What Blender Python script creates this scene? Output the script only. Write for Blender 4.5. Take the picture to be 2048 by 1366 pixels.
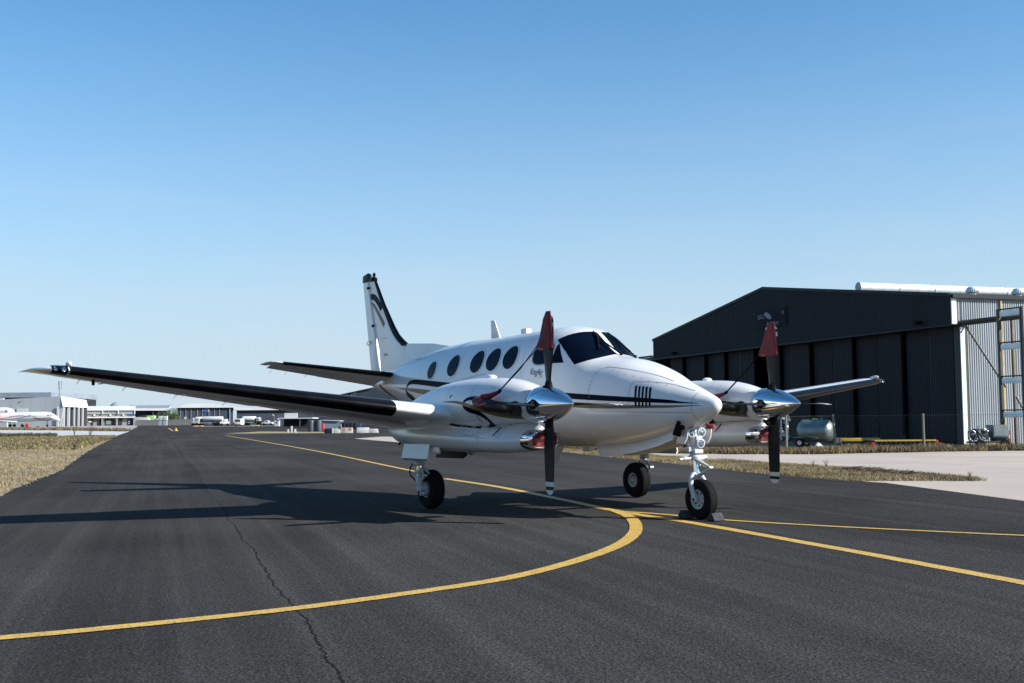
import bpy, bmesh, math, random
import numpy as np
from mathutils import Vector, Matrix
from mathutils.bvhtree import BVHTree
random.seed(7); rng = np.random.default_rng(7)
PI = math.pi; R = math.radians
for o in list(bpy.data.objects): bpy.data.objects.remove(o)
scene = bpy.context.scene; col = scene.collection

# ------------------------------------------------------------------ camera
CAM = np.array([11.6106, -10.1022, 1.3305]); YAW, PITCH, ROLL, FPX = 2.5835, 0.0667, -0.0091, 2306.7
d_ = np.array([math.cos(PITCH)*math.cos(YAW), math.cos(PITCH)*math.sin(YAW), math.sin(PITCH)])
r0 = np.cross(d_, [0, 0, 1]); r0 /= np.linalg.norm(r0); u0 = np.cross(r0, d_)
rr = r0*math.cos(ROLL)+u0*math.sin(ROLL); uu = -r0*math.sin(ROLL)+u0*math.cos(ROLL)
cd = bpy.data.cameras.new('camera'); cam = bpy.data.objects.new('camera', cd); col.objects.link(cam)
cam.matrix_world = Matrix(((rr[0], uu[0], -d_[0], CAM[0]), (rr[1], uu[1], -d_[1], CAM[1]), (rr[2], uu[2], -d_[2], CAM[2]), (0, 0, 0, 1)))
cd.sensor_width = 36; cd.lens = FPX/2048*36; cd.clip_start = 0.1; cd.clip_end = 20000
scene.camera = cam

# ------------------------------------------------------------------ light
SUN_AZ, SUN_EL = 41.0, 31.0
w = bpy.data.worlds.new('World'); scene.world = w; w.use_nodes = True
nt = w.node_tree; nt.nodes.clear()
sky = nt.nodes.new('ShaderNodeTexSky'); sky.sky_type = 'NISHITA'; sky.sun_disc = False
sky.sun_elevation = R(SUN_EL); sky.sun_rotation = R(90-SUN_AZ); sky.air_density = 1.0; sky.dust_density = 0.45; sky.ozone_density = 6.5; sky.altitude = 0
bg = nt.nodes.new('ShaderNodeBackground'); bg.inputs[1].default_value = 0.08
wo = nt.nodes.new('ShaderNodeOutputWorld')
# thin haze towards the horizon, the same all the way round
geo = nt.nodes.new('ShaderNodeTexCoord'); sep = nt.nodes.new('ShaderNodeSeparateXYZ'); nt.links.new(geo.outputs['Generated'], sep.inputs[0])
hz = nt.nodes.new('ShaderNodeValToRGB'); hz.color_ramp.interpolation = 'B_SPLINE'; e = hz.color_ramp.elements; e[0].position = 0.0; e[0].color = (.97,)*3+(1,); e[1].position = .5; e[1].color = (0, 0, 0, 1)
for p_, v_ in ((.06, .86), (.12, .62), (.19, .38), (.27, .16), (.36, .04)): q_ = e.new(p_); q_.color = (v_,)*3+(1,)
nt.links.new(sep.outputs[2], hz.inputs[0]); tint = nt.nodes.new('ShaderNodeMixRGB'); tint.blend_type = 'MULTIPLY'; tint.inputs[0].default_value = 1; tint.inputs[2].default_value = (.64, 1.06, 1.07, 1); nt.links.new(sky.outputs[0], tint.inputs[1])
mixh = nt.nodes.new('ShaderNodeMixRGB'); mixh.inputs[2].default_value = (3.75, 4.40, 5.05, 1); mpg = nt.nodes.new('ShaderNodeMapping'); mpg.inputs['Scale'].default_value = (2.2, 2.2, 16); nt.links.new(geo.outputs['Generated'], mpg.inputs[0])
cn = nt.nodes.new('ShaderNodeTexNoise'); cn.inputs['Scale'].default_value = 1.6; cn.inputs['Detail'].default_value = 6; nt.links.new(mpg.outputs[0], cn.inputs['Vector'])
cm = nt.nodes.new('ShaderNodeMapRange'); cm.inputs[1].default_value = .50; cm.inputs[2].default_value = .75; cm.inputs[3].default_value = 0; cm.inputs[4].default_value = .16; nt.links.new(cn.outputs[0], cm.inputs[0])
ca = nt.nodes.new('ShaderNodeMath'); ca.operation = 'MULTIPLY_ADD'; ca.use_clamp = True; nt.links.new(cm.outputs[0], ca.inputs[0]); nt.links.new(hz.outputs[0], ca.inputs[1]); nt.links.new(hz.outputs[0], ca.inputs[2]); nt.links.new(ca.outputs[0], mixh.inputs[0]); nt.links.new(tint.outputs[0], mixh.inputs[1])
nt.links.new(mixh.outputs[0], bg.inputs[0]); nt.links.new(bg.outputs[0], wo.inputs[0])
sl = bpy.data.lights.new('sun', 'SUN'); sl.energy = 5.0; sl.angle = R(0.5); sl.color = (1, 0.95, 0.87)
sun = bpy.data.objects.new('sun', sl); col.objects.link(sun)
sd_ = Vector((math.cos(R(SUN_AZ))*math.cos(R(SUN_EL)), math.sin(R(SUN_AZ))*math.cos(R(SUN_EL)), math.sin(R(SUN_EL))))
sun.rotation_euler = sd_.to_track_quat('Z', 'Y').to_euler()
scene.view_settings.view_transform = 'Standard'; scene.view_settings.look = 'None'
scene.view_settings.exposure = 1.06; scene.view_settings.gamma = 1

# ------------------------------------------------------------------ places
def ray(px, py): return d_+rr*(px-1024)/FPX-uu*(py-683)/FPX
def G(px, py, z=0.0):                 # ground point seen at a photo pixel
    v = ray(px, py); t = (z-CAM[2])/v[2]; p = CAM+v*t; return (p[0], p[1])
FW = np.array([math.cos(YAW), math.sin(YAW), 0]); RT = np.array([FW[1], -FW[0], 0])
def hor(px): return 847-0.0091*px
def HZ(px, py, D): return CAM[2]+(hor(px)-py)*D/FPX      # height of a row at depth D
def far(px, D, z=0.0):                # point at depth D in the far field
    p = CAM*np.array([1, 1, 0])+FW*D+RT*(px-1024)*D/FPX; return Vector((p[0], p[1], z))
ROT_FAR = math.atan2(RT[1], RT[0])    # local x = to the right, local y = away

# ------------------------------------------------------------------ materials
def mat(name, c, rough=0.6, metal=0.0, coat=0.0, var=0.0, vscale=3.0, bump=0.0, bscale=60.0, c2=None, spec=0.5, emit=None, alpha=1.0, det=6.0, stretch=None):
    m = bpy.data.materials.new(name); m.use_nodes = True; n = m.node_tree; b = n.nodes['Principled BSDF']
    b.inputs['Base Color'].default_value = (*c, 1); b.inputs['Roughness'].default_value = rough; b.inputs['Metallic'].default_value = metal
    b.inputs['Coat Weight'].default_value = coat; b.inputs['Coat Roughness'].default_value = 0.04; b.inputs['Specular IOR Level'].default_value = spec
    tc = n.nodes.new('ShaderNodeTexCoord'); src = tc.outputs['Object']
    if stretch:
        mp = n.nodes.new('ShaderNodeMapping'); mp.inputs['Scale'].default_value = stretch; n.links.new(src, mp.inputs[0]); src = mp.outputs[0]
    if var or c2:
        no = n.nodes.new('ShaderNodeTexNoise'); no.inputs['Scale'].default_value = vscale; no.inputs['Detail'].default_value = det; n.links.new(src, no.inputs['Vector'])
        cr = n.nodes.new('ShaderNodeValToRGB'); cr.color_ramp.elements[0].position = 0.32; cr.color_ramp.elements[1].position = 0.68
        a = c if c2 else tuple(x*(1-var) for x in c); bb = c2 if c2 else tuple(min(1, x*(1+var)) for x in c)
        cr.color_ramp.elements[0].color = (*a, 1); cr.color_ramp.elements[1].color = (*bb, 1)
        n.links.new(no.outputs[0], cr.inputs[0]); n.links.new(cr.outputs[0], b.inputs['Base Color'])
        mr = n.nodes.new('ShaderNodeMapRange'); mr.inputs[3].default_value = max(0.02, rough*0.85); mr.inputs[4].default_value = min(1, rough*1.2)
        n.links.new(no.outputs[0], mr.inputs[0]); n.links.new(mr.outputs[0], b.inputs['Roughness'])
    if bump:
        nb = n.nodes.new('ShaderNodeTexNoise'); nb.inputs['Scale'].default_value = bscale; nb.inputs['Detail'].default_value = 3; n.links.new(src, nb.inputs['Vector'])
        bp = n.nodes.new('ShaderNodeBump'); bp.inputs['Strength'].default_value = bump; bp.inputs['Distance'].default_value = 0.02
        n.links.new(nb.outputs[0], bp.inputs['Height']); n.links.new(bp.outputs[0], b.inputs['Normal'])
    return m
M = {}
M['paint'] = mat('white_aircraft_paint', (0.60, 0.60, 0.60), 0.24, 0, 0.5, var=0.035, vscale=1.6, bump=0.006, bscale=5)
M['navy'] = mat('navy_paint', (0.002, 0.003, 0.010), 0.3, 0, 0.0, var=0.2, spec=0.03)
M['gold'] = mat('gold_paint', (0.13, 0.09, 0.035), 0.35, 0.0, 0.0, var=0.15, spec=0.25)
M['boot'] = mat('black_rubber_boot', (0.004, 0.004, 0.005), 0.32, 0, 0.0, var=0.35, vscale=4, bump=0.02, bscale=9, spec=0.08)
M['glass'] = mat('dark_window_glass', (0.002, 0.005, 0.013), 0.04, 0, 0.0, var=0.5, vscale=2, spec=0.045)
M['chrome'] = mat('polished_metal', (0.78, 0.78, 0.80), 0.06, 1.0, var=0.03, vscale=5)
M['steel'] = mat('brushed_steel', (0.45, 0.46, 0.48), 0.28, 1.0, var=0.15, vscale=8)
M['blade'] = mat('dark_blade_paint', (0.011, 0.012, 0.015), 0.42, 0, 0.0, var=0.25, vscale=9, spec=0.15)
M['white'] = mat('white_paint', (0.58, 0.58, 0.57), 0.4, 0, 0.2, var=0.06, vscale=5)
M['gear'] = mat('white_gear_paint', (0.40, 0.42, 0.44), 0.38, 0, 0.1, var=0.2, vscale=14)
M['tyre'] = mat('tyre_rubber', (0.005, 0.005, 0.006), 0.85, var=0.4, vscale=18, bump=0.1, bscale=90, spec=0.15)
M['black'] = mat('matt_black', (0.003, 0.003, 0.004), 0.7, var=0.3, spec=0.1)
M['soot'] = mat('sooty_exhaust_metal', (0.035, 0.03, 0.028), 0.5, 0.6, c2=(0.012, 0.011, 0.011), vscale=12)
M['red'] = mat('red_cover_cloth', (0.115, 0.003, 0.008), 0.7, var=0.35, vscale=16, bump=0.4, bscale=18)
M['reddark'] = mat('faded_red_cover', (0.16, 0.02, 0.025), 0.75, var=0.4, vscale=20, bump=0.3, bscale=40)
M['lens'] = mat('lamp_lens', (0.16, 0.20, 0.26), 0.15, 0.3, 0.3, c2=(0.015, 0.025, 0.05), vscale=55, bump=0.5, bscale=150)
M['seam'] = mat('panel_seam', (0.16, 0.17, 0.19), 0.6, var=0.2)
M['charcoal'] = mat('charcoal_cladding', (0.0115, 0.0165, 0.022), 0.55, 0.0, var=0.22, vscale=0.6, stretch=(1, 1, 0.25), spec=0.2)
M['charcoal2'] = mat('charcoal_door_sheet', (0.0085, 0.0125, 0.017), 0.5, 0.0, var=0.45, vscale=0.9, stretch=(1, 1, 0.15), spec=0.22)
M['galv'] = mat('galvanised_cladding', (0.30, 0.33, 0.36), 0.5, 0.1, var=0.15, vscale=0.7, stretch=(1, 1, 0.2))
M['vent'] = mat('pale_roof_metal', (0.62, 0.68, 0.70), 0.35, 0.3, var=0.12, vscale=2)
M['rust'] = mat('rusty_painted_steel', (0.13, 0.135, 0.13), 0.7, 0.0, c2=(0.13, 0.075, 0.04), vscale=2.2)
M['darksteel'] = mat('dark_green_steel', (0.02, 0.028, 0.024), 0.55, 0.1, var=0.3, vscale=3)
M['wood'] = mat('weathered_post', (0.15, 0.14, 0.12), 0.8, var=0.3, vscale=9, stretch=(1, 1, 0.1))
M['wire'] = mat('galvanised_wire', (0.12, 0.14, 0.13), 0.5, 0.4, var=0.2)
M['yellow'] = mat('yellow_equipment_paint', (0.40, 0.27, 0.04), 0.7, var=0.25, vscale=5)
M['red2'] = mat('red_equipment_paint', (0.38, 0.02, 0.02), 0.5, var=0.25)
M['tank'] = mat('dull_steel_tank', (0.20, 0.235, 0.23), 0.38, 0.7, var=0.25, vscale=3)
M['green'] = mat('grey_green_panel', (0.13, 0.17, 0.17), 0.5, 0.1, var=0.2)
M['fwhite'] = mat('far_white_cladding', (0.46, 0.47, 0.47), 0.6, var=0.05, vscale=0.2)
M['fgrey'] = mat('far_grey_cladding', (0.29, 0.31, 0.325), 0.6, var=0.08, vscale=0.3, stretch=(1, 1, 0.1))
M['fbrick'] = mat('far_grey_brick', (0.17, 0.165, 0.16), 0.8, var=0.15, vscale=1.5)
M['fdark'] = mat('far_slate_cladding', (0.026, 0.034, 0.052), 0.6, var=0.12, vscale=0.3)
M['fshade'] = mat('dark_opening', (0.009, 0.011, 0.014), 0.7, var=0.2)
M['froof'] = mat('blue_grey_roof', (0.20, 0.24, 0.28), 0.5, 0.1, var=0.12, vscale=0.3)
M['fglass'] = mat('far_window_glass', (0.07, 0.09, 0.12), 0.15, c2=(0.25, 0.28, 0.3), vscale=0.7)
M['conc'] = mat('barrier_concrete', (0.50, 0.47, 0.42), 0.85, var=0.2, vscale=3)
M['orange'] = mat('faded_orange_paint', (0.50, 0.17, 0.10), 0.7, var=0.2)
M['blue'] = mat('blue_paint', (0.03, 0.07, 0.22), 0.4, var=0.1)
M['lime'] = mat('green_canvas', (0.30, 0.48, 0.20), 0.6, var=0.15)
M['bark'] = mat('tree_bark', (0.08, 0.06, 0.045), 0.9, var=0.3)
M['leaf'] = mat('dark_foliage', (0.035, 0.06, 0.025), 0.7, c2=(0.07, 0.095, 0.035), vscale=1.2)
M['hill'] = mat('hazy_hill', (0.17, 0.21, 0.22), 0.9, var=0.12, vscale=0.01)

# ------------------------------------------------------------------ object helpers
def tag(o, label=None, cat=None, group=None, kind=None):
    if label: o['label'] = label
    if cat: o['category'] = cat
    if group: o['group'] = group
    if kind: o['kind'] = kind
    return o
def thing(name, label, cat, loc=(0, 0, 0), rz=0.0, group=None):
    o = bpy.data.objects.new(name, None); o.empty_display_size = 0.3; col.objects.link(o)
    o.location = loc; o.rotation_euler = (0, 0, rz); return tag(o, label, cat, group)
class MB:
    def __init__(s): s.v = []; s.f = []; s.m = []
    def add(s, vs, fs, mi=0):
        b = len(s.v); s.v += [tuple(map(float, p)) for p in vs]; s.f += [tuple(i+b for i in f) for f in fs]; s.m += [mi]*len(fs); return s
    def box(s, c, size, rot=None, mi=0):
        hx, hy, hz = [k/2 for k in size]; P = [Vector((x, y, z)) for x in (-hx, hx) for y in (-hy, hy) for z in (-hz, hz)]
        if rot is not None: P = [rot @ p for p in P]
        return s.add([p+Vector(c) for p in P], [(0, 1, 3, 2), (4, 6, 7, 5), (0, 4, 5, 1), (2, 3, 7, 6), (0, 2, 6, 4), (1, 5, 7, 3)], mi)
    def span(s, x0, x1, y0, y1, z0, z1, mi=0): return s.box(((x0+x1)/2, (y0+y1)/2, (z0+z1)/2), (abs(x1-x0), abs(y1-y0), abs(z1-z0)), None, mi)
    def tube(s, pts, rad, n=10, mi=0, caps=True):
        pts = [Vector(p) for p in pts]; rad = rad if isinstance(rad, (list, tuple)) else [rad]*len(pts); up = None; rings = []
        for i, p in enumerate(pts):
            t = (pts[min(i+1, len(pts)-1)]-pts[max(i-1, 0)]).normalized()
            a = t.cross(Vector((0, 0, 1)) if abs(t.z) < 0.9 else Vector((1, 0, 0))).normalized() if up is None else (up-t*up.dot(t)).normalized()
            up = a; b = t.cross(a); rings.append([p+(a*math.cos(2*PI*k/n)+b*math.sin(2*PI*k/n))*rad[i] for k in range(n)])
        return s.loft(rings, mi, caps)
    def loft(s, rings, mi=0, caps=True, closed=True):
        n = len(rings[0]); vs = [p for r in rings for p in r]; fs = []
        for i in range(len(rings)-1):
            for k in range(n if closed else n-1):
                fs.append((i*n+k, i*n+(k+1) % n, (i+1)*n+(k+1) % n, (i+1)*n+k))
        if caps: fs += [tuple(range(n))[::-1], tuple(range((len(rings)-1)*n, len(rings)*n))]
        return s.add(vs, fs, mi)
    def lathe(s, prof, origin, axis, n=32, mi=0, caps=True):      # prof = (distance along axis, radius)
        ax = Vector(axis).normalized(); a = ax.cross(Vector((0, 0, 1)) if abs(ax.z) < 0.9 else Vector((1, 0, 0))).normalized(); b = ax.cross(a); o = Vector(origin)
        return s.loft([[o+ax*t+(a*math.cos(2*PI*k/n)+b*math.sin(2*PI*k/n))*max(r, 1e-4) for k in range(n)] for t, r in prof], mi, caps)
    def prism(s, poly, axis, a0, a1, mi=0):                        # poly in the two other axes
        def P(u, v, a): return {'x': (a, u, v), 'y': (u, a, v), 'z': (u, v, a)}[axis]
        n = len(poly); vs = [P(u, v, a0) for u, v in poly]+[P(u, v, a1) for u, v in poly]
        return s.add(vs, [tuple(range(n)), tuple(range(n, 2*n))[::-1]]+[(i, (i+1) % n, n+(i+1) % n, n+i) for i in range(n)], mi)
    def build(s, name, mats, parent=None, smooth=35, bevel=0.0, loc=None, rz=None, solid=0.0):
        me = bpy.data.meshes.new(name); me.from_pydata(s.v, [], s.f); me.update()
        mats = mats if isinstance(mats, (list, tuple)) else [mats]
        for m in mats: me.materials.append(m)
        if len(mats) > 1: me.polygons.foreach_set('material_index', s.m)
        bm = bmesh.new(); bm.from_mesh(me); bmesh.ops.recalc_face_normals(bm, faces=bm.faces)
        if bevel: bmesh.ops.bevel(bm, geom=[e for e in bm.edges if len(e.link_faces) == 2 and e.calc_face_angle(0) > R(40)], offset=bevel, segments=2, affect='EDGES', profile=0.6)
        bm.to_mesh(me); bm.free()
        if smooth:
            me.polygons.foreach_set('use_smooth', [True]*len(me.polygons)); me.set_sharp_from_angle(angle=R(smooth))
        o = bpy.data.objects.new(name, me); col.objects.link(o); o.parent = parent
        if loc is not None: o.location = loc
        if rz is not None: o.rotation_euler = (0, 0, rz)
        return o
def copy_tree(o, parent=None):
    c = o.copy(); col.objects.link(c); c.parent = parent
    for ch in list(o.children): copy_tree(ch, c)
    return c
def pchip(xs, ys, x):
    xs = np.array(xs, float); ys = np.array(ys, float); h = np.diff(xs); dl = np.diff(ys)/h; m = np.zeros(len(xs))
    for i in range(1, len(xs)-1):
        if dl[i-1]*dl[i] > 0:
            w1 = 2*h[i]+h[i-1]; w2 = h[i]+2*h[i-1]; m[i] = (w1+w2)/(w1/dl[i-1]+w2/dl[i])
    m[0] = dl[0]; m[-1] = dl[-1]
    i = np.clip(np.searchsorted(xs, x)-1, 0, len(h)-1); t = (x-xs[i])/h[i]
    return (2*t**3-3*t**2+1)*ys[i]+(t**3-2*t**2+t)*h[i]*m[i]+(-2*t**3+3*t**2)*ys[i+1]+(t**3-t**2)*h[i]*m[i+1]
def spline(pts, n=8):                                               # Catmull-Rom through the points
    P = [np.array(p, float) for p in pts]; P = [2*P[0]-P[1]]+P+[2*P[-1]-P[-2]]; out = []
    for i in range(1, len(P)-2):
        for k in range(n):
            t = k/n; out.append(0.5*(2*P[i]+(P[i+1]-P[i-1])*t+(2*P[i-1]-5*P[i]+4*P[i+1]-P[i+2])*t*t+(3*P[i]-P[i-1]-3*P[i+1]+P[i+2])*t**3))
    out.append(P[-2]); return out

# ================================================================== ground
def sheet(name, pts, z, m, kind='structure', cut=0):
    me = bpy.data.meshes.new(name); bm = bmesh.new(); bm.faces.new([bm.verts.new((p[0], p[1], z)) for p in pts]); bmesh.ops.triangulate(bm, faces=bm.faces); bm.normal_update()
    for f in bm.faces:
        if f.normal.z < 0: f.normal_flip()
    bm.to_mesh(me); bm.free(); me.materials.append(m); o = bpy.data.objects.new(name, me); col.objects.link(o); return tag(o, kind=kind)
def nodes(m): return m.node_tree.nodes, m.node_tree.links
TD = np.array([-.9663, .2575])                       # along the taxiway
def asphalt():
    m = bpy.data.materials.new('asphalt'); m.use_nodes = True; N, Lk = nodes(m); b = N['Principled BSDF']; tc = N.new('ShaderNodeTexCoord')
    def noise(sc, det=4, mp=None, rough=.55):
        n = N.new('ShaderNodeTexNoise'); n.inputs['Scale'].default_value = sc; n.inputs['Detail'].default_value = det; n.inputs['Roughness'].default_value = rough
        Lk.new(mp.outputs[0] if mp else tc.outputs['Object'], n.inputs['Vector']); return n
    def math_(op, a, b_=None, c=None):
        q = N.new('ShaderNodeMath'); q.operation = op
        for i, v in enumerate((a, b_, c)):
            if v is None: continue
            if isinstance(v, (int, float)): q.inputs[i].default_value = v
            else: Lk.new(v, q.inputs[i])
        return q.outputs[0]
    mp = N.new('ShaderNodeMapping'); mp.inputs['Rotation'].default_value = (0, 0, -math.atan2(TD[1], TD[0])); Lk.new(tc.outputs['Object'], mp.inputs[0])
    mp2 = N.new('ShaderNodeMapping'); mp2.inputs['Scale'].default_value = (.06, 1, 1); Lk.new(mp.outputs[0], mp2.inputs[0])
    big = noise(.22, 5); streak = noise(.8, 5, mp2); fine = noise(46, 2, None, .6); grit = N.new('ShaderNodeTexVoronoi'); grit.inputs['Scale'].default_value = 55; Lk.new(tc.outputs['Object'], grit.inputs['Vector'])
    mid = noise(9, 4)
    v = math_('ADD', math_('MULTIPLY', big.outputs[0], .5), math_('MULTIPLY', streak.outputs[0], .7))
    v = math_('ADD', v, math_('MULTIPLY', mid.outputs[0], .22))
    # tyre marks: faint long arcs, scuffs along the taxiway, darker oil spots
    mp3 = N.new('ShaderNodeMapping'); mp3.inputs['Scale'].default_value = (.035, 3.2, 1); Lk.new(mp.outputs[0], mp3.inputs[0]); tm = noise(1.0, 6, mp3, .65)
    tmr = N.new('ShaderNodeMapRange'); tmr.inputs[1].default_value = .45; tmr.inputs[2].default_value = .68; tmr.inputs[3].default_value = -.05; tmr.inputs[4].default_value = .15; Lk.new(tm.outputs[0], tmr.inputs[0]); v = math_('ADD', v, tmr.outputs[0])
    pt = noise(.09, 3); v = math_('ADD', v, math_('MULTIPLY', math_('SUBTRACT', pt.outputs[0], .5), .75))
    oil = noise(1.9, 2); oilr = N.new('ShaderNodeMapRange'); oilr.inputs[1].default_value = .70; oilr.inputs[2].default_value = .78; oilr.inputs[3].default_value = 0; oilr.inputs[4].default_value = -.14; Lk.new(oil.outputs[0], oilr.inputs[0]); v = math_('ADD', v, oilr.outputs[0])
    r = N.new('ShaderNodeMapRange'); r.inputs[1].default_value = .42; r.inputs[2].default_value = 1.0; r.inputs[3].default_value = .0125; r.inputs[4].default_value = .042; Lk.new(v, r.inputs[0])
    g = N.new('ShaderNodeMapRange'); g.inputs[1].default_value = .28; g.inputs[2].default_value = .74; g.inputs[3].default_value = .35; g.inputs[4].default_value = 1.85; Lk.new(fine.outputs[0], g.inputs[0])
    val = math_('MULTIPLY', r.outputs[0], g.outputs[0])
    # pale stones
    st = math_('LESS_THAN', grit.outputs['Distance'], .13); spk = math_('MULTIPLY', st, math_('GREATER_THAN', noise(23, 2).outputs[0], .60)); val = math_('ADD', val, math_('MULTIPLY', spk, .16))
    # a long wandering crack and finer ones parallel to the taxiway
    sp = N.new('ShaderNodeSeparateXYZ'); Lk.new(mp.outputs[0], sp.inputs[0]); wob = noise(.55, 9, None, .72); wob2 = noise(7, 5, None, .7)
    ww = math_('ADD', math_('MULTIPLY', math_('SUBTRACT', wob.outputs[0], .5), .30), math_('MULTIPLY', math_('SUBTRACT', wob2.outputs[0], .5), .045))
    crack = None
    for c0, wd, amt in ((CRACK0, .009, .8), (CRACK0-2.9, .006, .4), (CRACK0+4.9, .007, .55), (CRACK0+8.1, .008, .5)):
        dd = math_('ABSOLUTE', math_('SUBTRACT', math_('ADD', sp.outputs[1], ww), c0)); k = math_('MULTIPLY', math_('LESS_THAN', math_('ADD', dd, math_('MULTIPLY', math_('SUBTRACT', noise(30, 2).outputs[0], .5), .02)), wd), amt)
        crack = k if crack is None else math_('MAXIMUM', crack, k)
    val = math_('MULTIPLY', val, math_('SUBTRACT', 1, crack))
    cc = N.new('ShaderNodeCombineColor'); Lk.new(val, cc.inputs[0]); Lk.new(math_('MULTIPLY', val, .97), cc.inputs[1]); Lk.new(math_('MULTIPLY', val, .955), cc.inputs[2]); Lk.new(cc.outputs[0], b.inputs['Base Color'])
    b.inputs['Roughness'].default_value = .95; b.inputs['Specular IOR Level'].default_value = .08
    bp = N.new('ShaderNodeBump'); bp.inputs['Strength'].default_value = .55; bp.inputs['Distance'].default_value = .012; h = math_('SUBTRACT', math_('ADD', fine.outputs[0], math_('MULTIPLY', grit.outputs['Distance'], .8)), math_('MULTIPLY', crack, 1.5))
    Lk.new(h, bp.inputs['Height']); Lk.new(bp.outputs[0], b.inputs['Normal']); return m
c0 = np.array([3.77, -7.04]); ang = -math.atan2(TD[1], TD[0]); CRACK0 = float(c0[0]*math.sin(ang)+c0[1]*math.cos(ang))
M['asphalt'] = asphalt()
M['earth'] = mat('dry_grass_ground', (0.11, 0.085, 0.04), 0.95, c2=(0.25, 0.20, 0.135), vscale=.33, bump=.5, bscale=12)
M['slab'] = mat('pale_concrete', (0.29, 0.25, 0.215), 0.9, c2=(0.35, 0.305, 0.265), vscale=.35, bump=.1, bscale=30, det=10)
M['apron'] = mat('grey_apron', (0.20, 0.20, 0.21), 0.85, c2=(0.27, 0.27, 0.275), vscale=.1)
M['apron2'] = mat('pale_far_apron', (0.33, 0.335, 0.35), 0.9, c2=(0.38, 0.385, 0.39), vscale=.1)
def linepaint():
    m = mat('worn_yellow_line_paint', (0.44, 0.27, 0.045), 0.6, c2=(0.52, 0.33, 0.065), vscale=6, bump=.2, bscale=60); N, Lk = nodes(m); b = N['Principled BSDF']
    tc = N.new('ShaderNodeTexCoord'); n = N.new('ShaderNodeTexNoise'); n.inputs['Scale'].default_value = 38; n.inputs['Detail'].default_value = 6; n.inputs['Roughness'].default_value = .75; Lk.new(tc.outputs['Object'], n.inputs['Vector'])
    mr = N.new('ShaderNodeMapRange'); mr.inputs[1].default_value = .37; mr.inputs[2].default_value = .50; Lk.new(n.outputs[0], mr.inputs[0]); mx = N.new('ShaderNodeMixRGB'); mx.inputs[1].default_value = (.10, .08, .045, 1)
    src = b.inputs['Base Color'].links[0].from_socket; Lk.new(mr.outputs[0], mx.inputs[0]); Lk.new(src, mx.inputs[2]); Lk.new(mx.outputs[0], b.inputs['Base Color']); return m
M['line'] = linepaint()
sheet('ground', [(-4000, -4000), (4000, -4000), (4000, 4000), (-4000, 4000)], -0.014, M['earth'])
# left edge of the tarmac (ragged) and the right edge
LE_ = [(40, -20.4), (5, -11.3), G(0, 990), G(120, 940), G(180, 900), G(232, 873), G(255, 864)]
RE_ = [G(1100, 901), G(1250, 917), G(1400, 932), G(1540, 949), G(1770, 965), G(2048, 1001), (8, 2.2), (16, -3.5), (40, -18)]
def rag(pts, step, amp):
    out = []
    for a, b in zip(pts[:-1], pts[1:]):
        a, b = np.array(a), np.array(b); L = np.linalg.norm(b-a); n = max(1, int(L/step)); t = (b-a)/L; nn = np.array([-t[1], t[0]])
        for k in range(n): out.append(tuple(a+(b-a)*k/n+nn*random.uniform(-amp, amp)))
    return out+[tuple(pts[-1])]
lef = rag(LE_, .5, .07); rig = rag(RE_[:5], .4, .06)+RE_[5:]
far_l = [tuple(far(275, 300)[:2]), tuple(far(275, 700)[:2])]; far_r_ = [tuple(far(1000, 700)[:2]), tuple(far(1000, 90)[:2]), G(760, 886), G(700, 874), tuple(far(690, 80)[:2]), G(900, 884), G(1000, 893)]
sheet('taxiway', lef+far_l+[tuple(far(600, 700)[:2]), tuple(far(600, 95)[:2]), G(680, 868), G(761, 873), G(707, 877), G(804, 885), G(1000, 894)]+rig+[(60, -22)], -0.004, M['asphalt'])
sheet('far_taxiway', [tuple(far(275, 150)[:2]), tuple(far(275, 900)[:2]), tuple(far(1100, 900)[:2]), tuple(far(1400, 115)[:2]), G(1000, 886), G(850, 883), G(700, 880), tuple(far(560, 80)[:2])], -0.0118, M['asphalt'])
# pale concrete on the right in front of the shed
sheet('concrete_pad', rag([G(2048, 1001), G(1900, 982), G(1770, 965), G(1560, 949), G(1400, 930), G(1100, 899), G(804, 885), G(707, 877)], .6, .03)+[G(761, 873), G(900, 874), G(1000, 880), G(1100, 888), G(1270, 901), G(1640, 906), G(1880, 901), G(2048, 900), G(2700, 905), (25, 14), (16, -3)], -0.009, M['slab'])
# pale apron on the left beyond the grass, and a grey one before the far buildings
def fpt(px, py): return G(px, py)
sheet('far_apron', [G(-400, 875.5), G(0, 873), G(100, 872), G(170, 869.5), G(232, 871), G(262, 862), G(140, 861), G(0, 859.5), G(-400, 862)], -0.008, M['apron2'])
sheet('grey_apron', [tuple(far(-300, 240)[:2]), tuple(far(262, 215)[:2]), tuple(far(285, 900)[:2]), tuple(far(-300, 900)[:2])], -0.0125, M['apron'])
# yellow lines
def stripe(name, pts, wd, z=0.0, cut=0.0):
    P = spline(pts, 14) if len(pts) > 2 else [np.array(pts[0])+(np.array(pts[1])-np.array(pts[0]))*k/60 for k in range(61)]; m = MB(); L_, R_ = [], []
    for i, p in enumerate(P):
        t = P[min(i+1, len(P)-1)]-P[max(i-1, 0)]; t = t/np.linalg.norm(t); n = np.array([-t[1], t[0]]); w2 = (wd if not isinstance(wd, tuple) else wd[0]+(wd[1]-wd[0])*i/(len(P)-1))/2
        L_.append((*(p+n*w2*(1+random.uniform(-.05, .05))), z)); R_.append((*(p-n*w2*(1+random.uniform(-.05, .05))), z))
    n = len(P); m.add(L_+R_, [(i, i+1, n+i+1, n+i) for i in range(n-1)]); o = m.build(name, M['line'], None, smooth=0)
    for p in o.data.polygons:
        pass
    bm = bmesh.new(); bm.from_mesh(o.data); bm.normal_update()
    for f in bm.faces:
        if f.normal.z < 0: f.normal_flip()
    bm.to_mesh(o.data); bm.free(); return tag(o, kind='structure')
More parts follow.
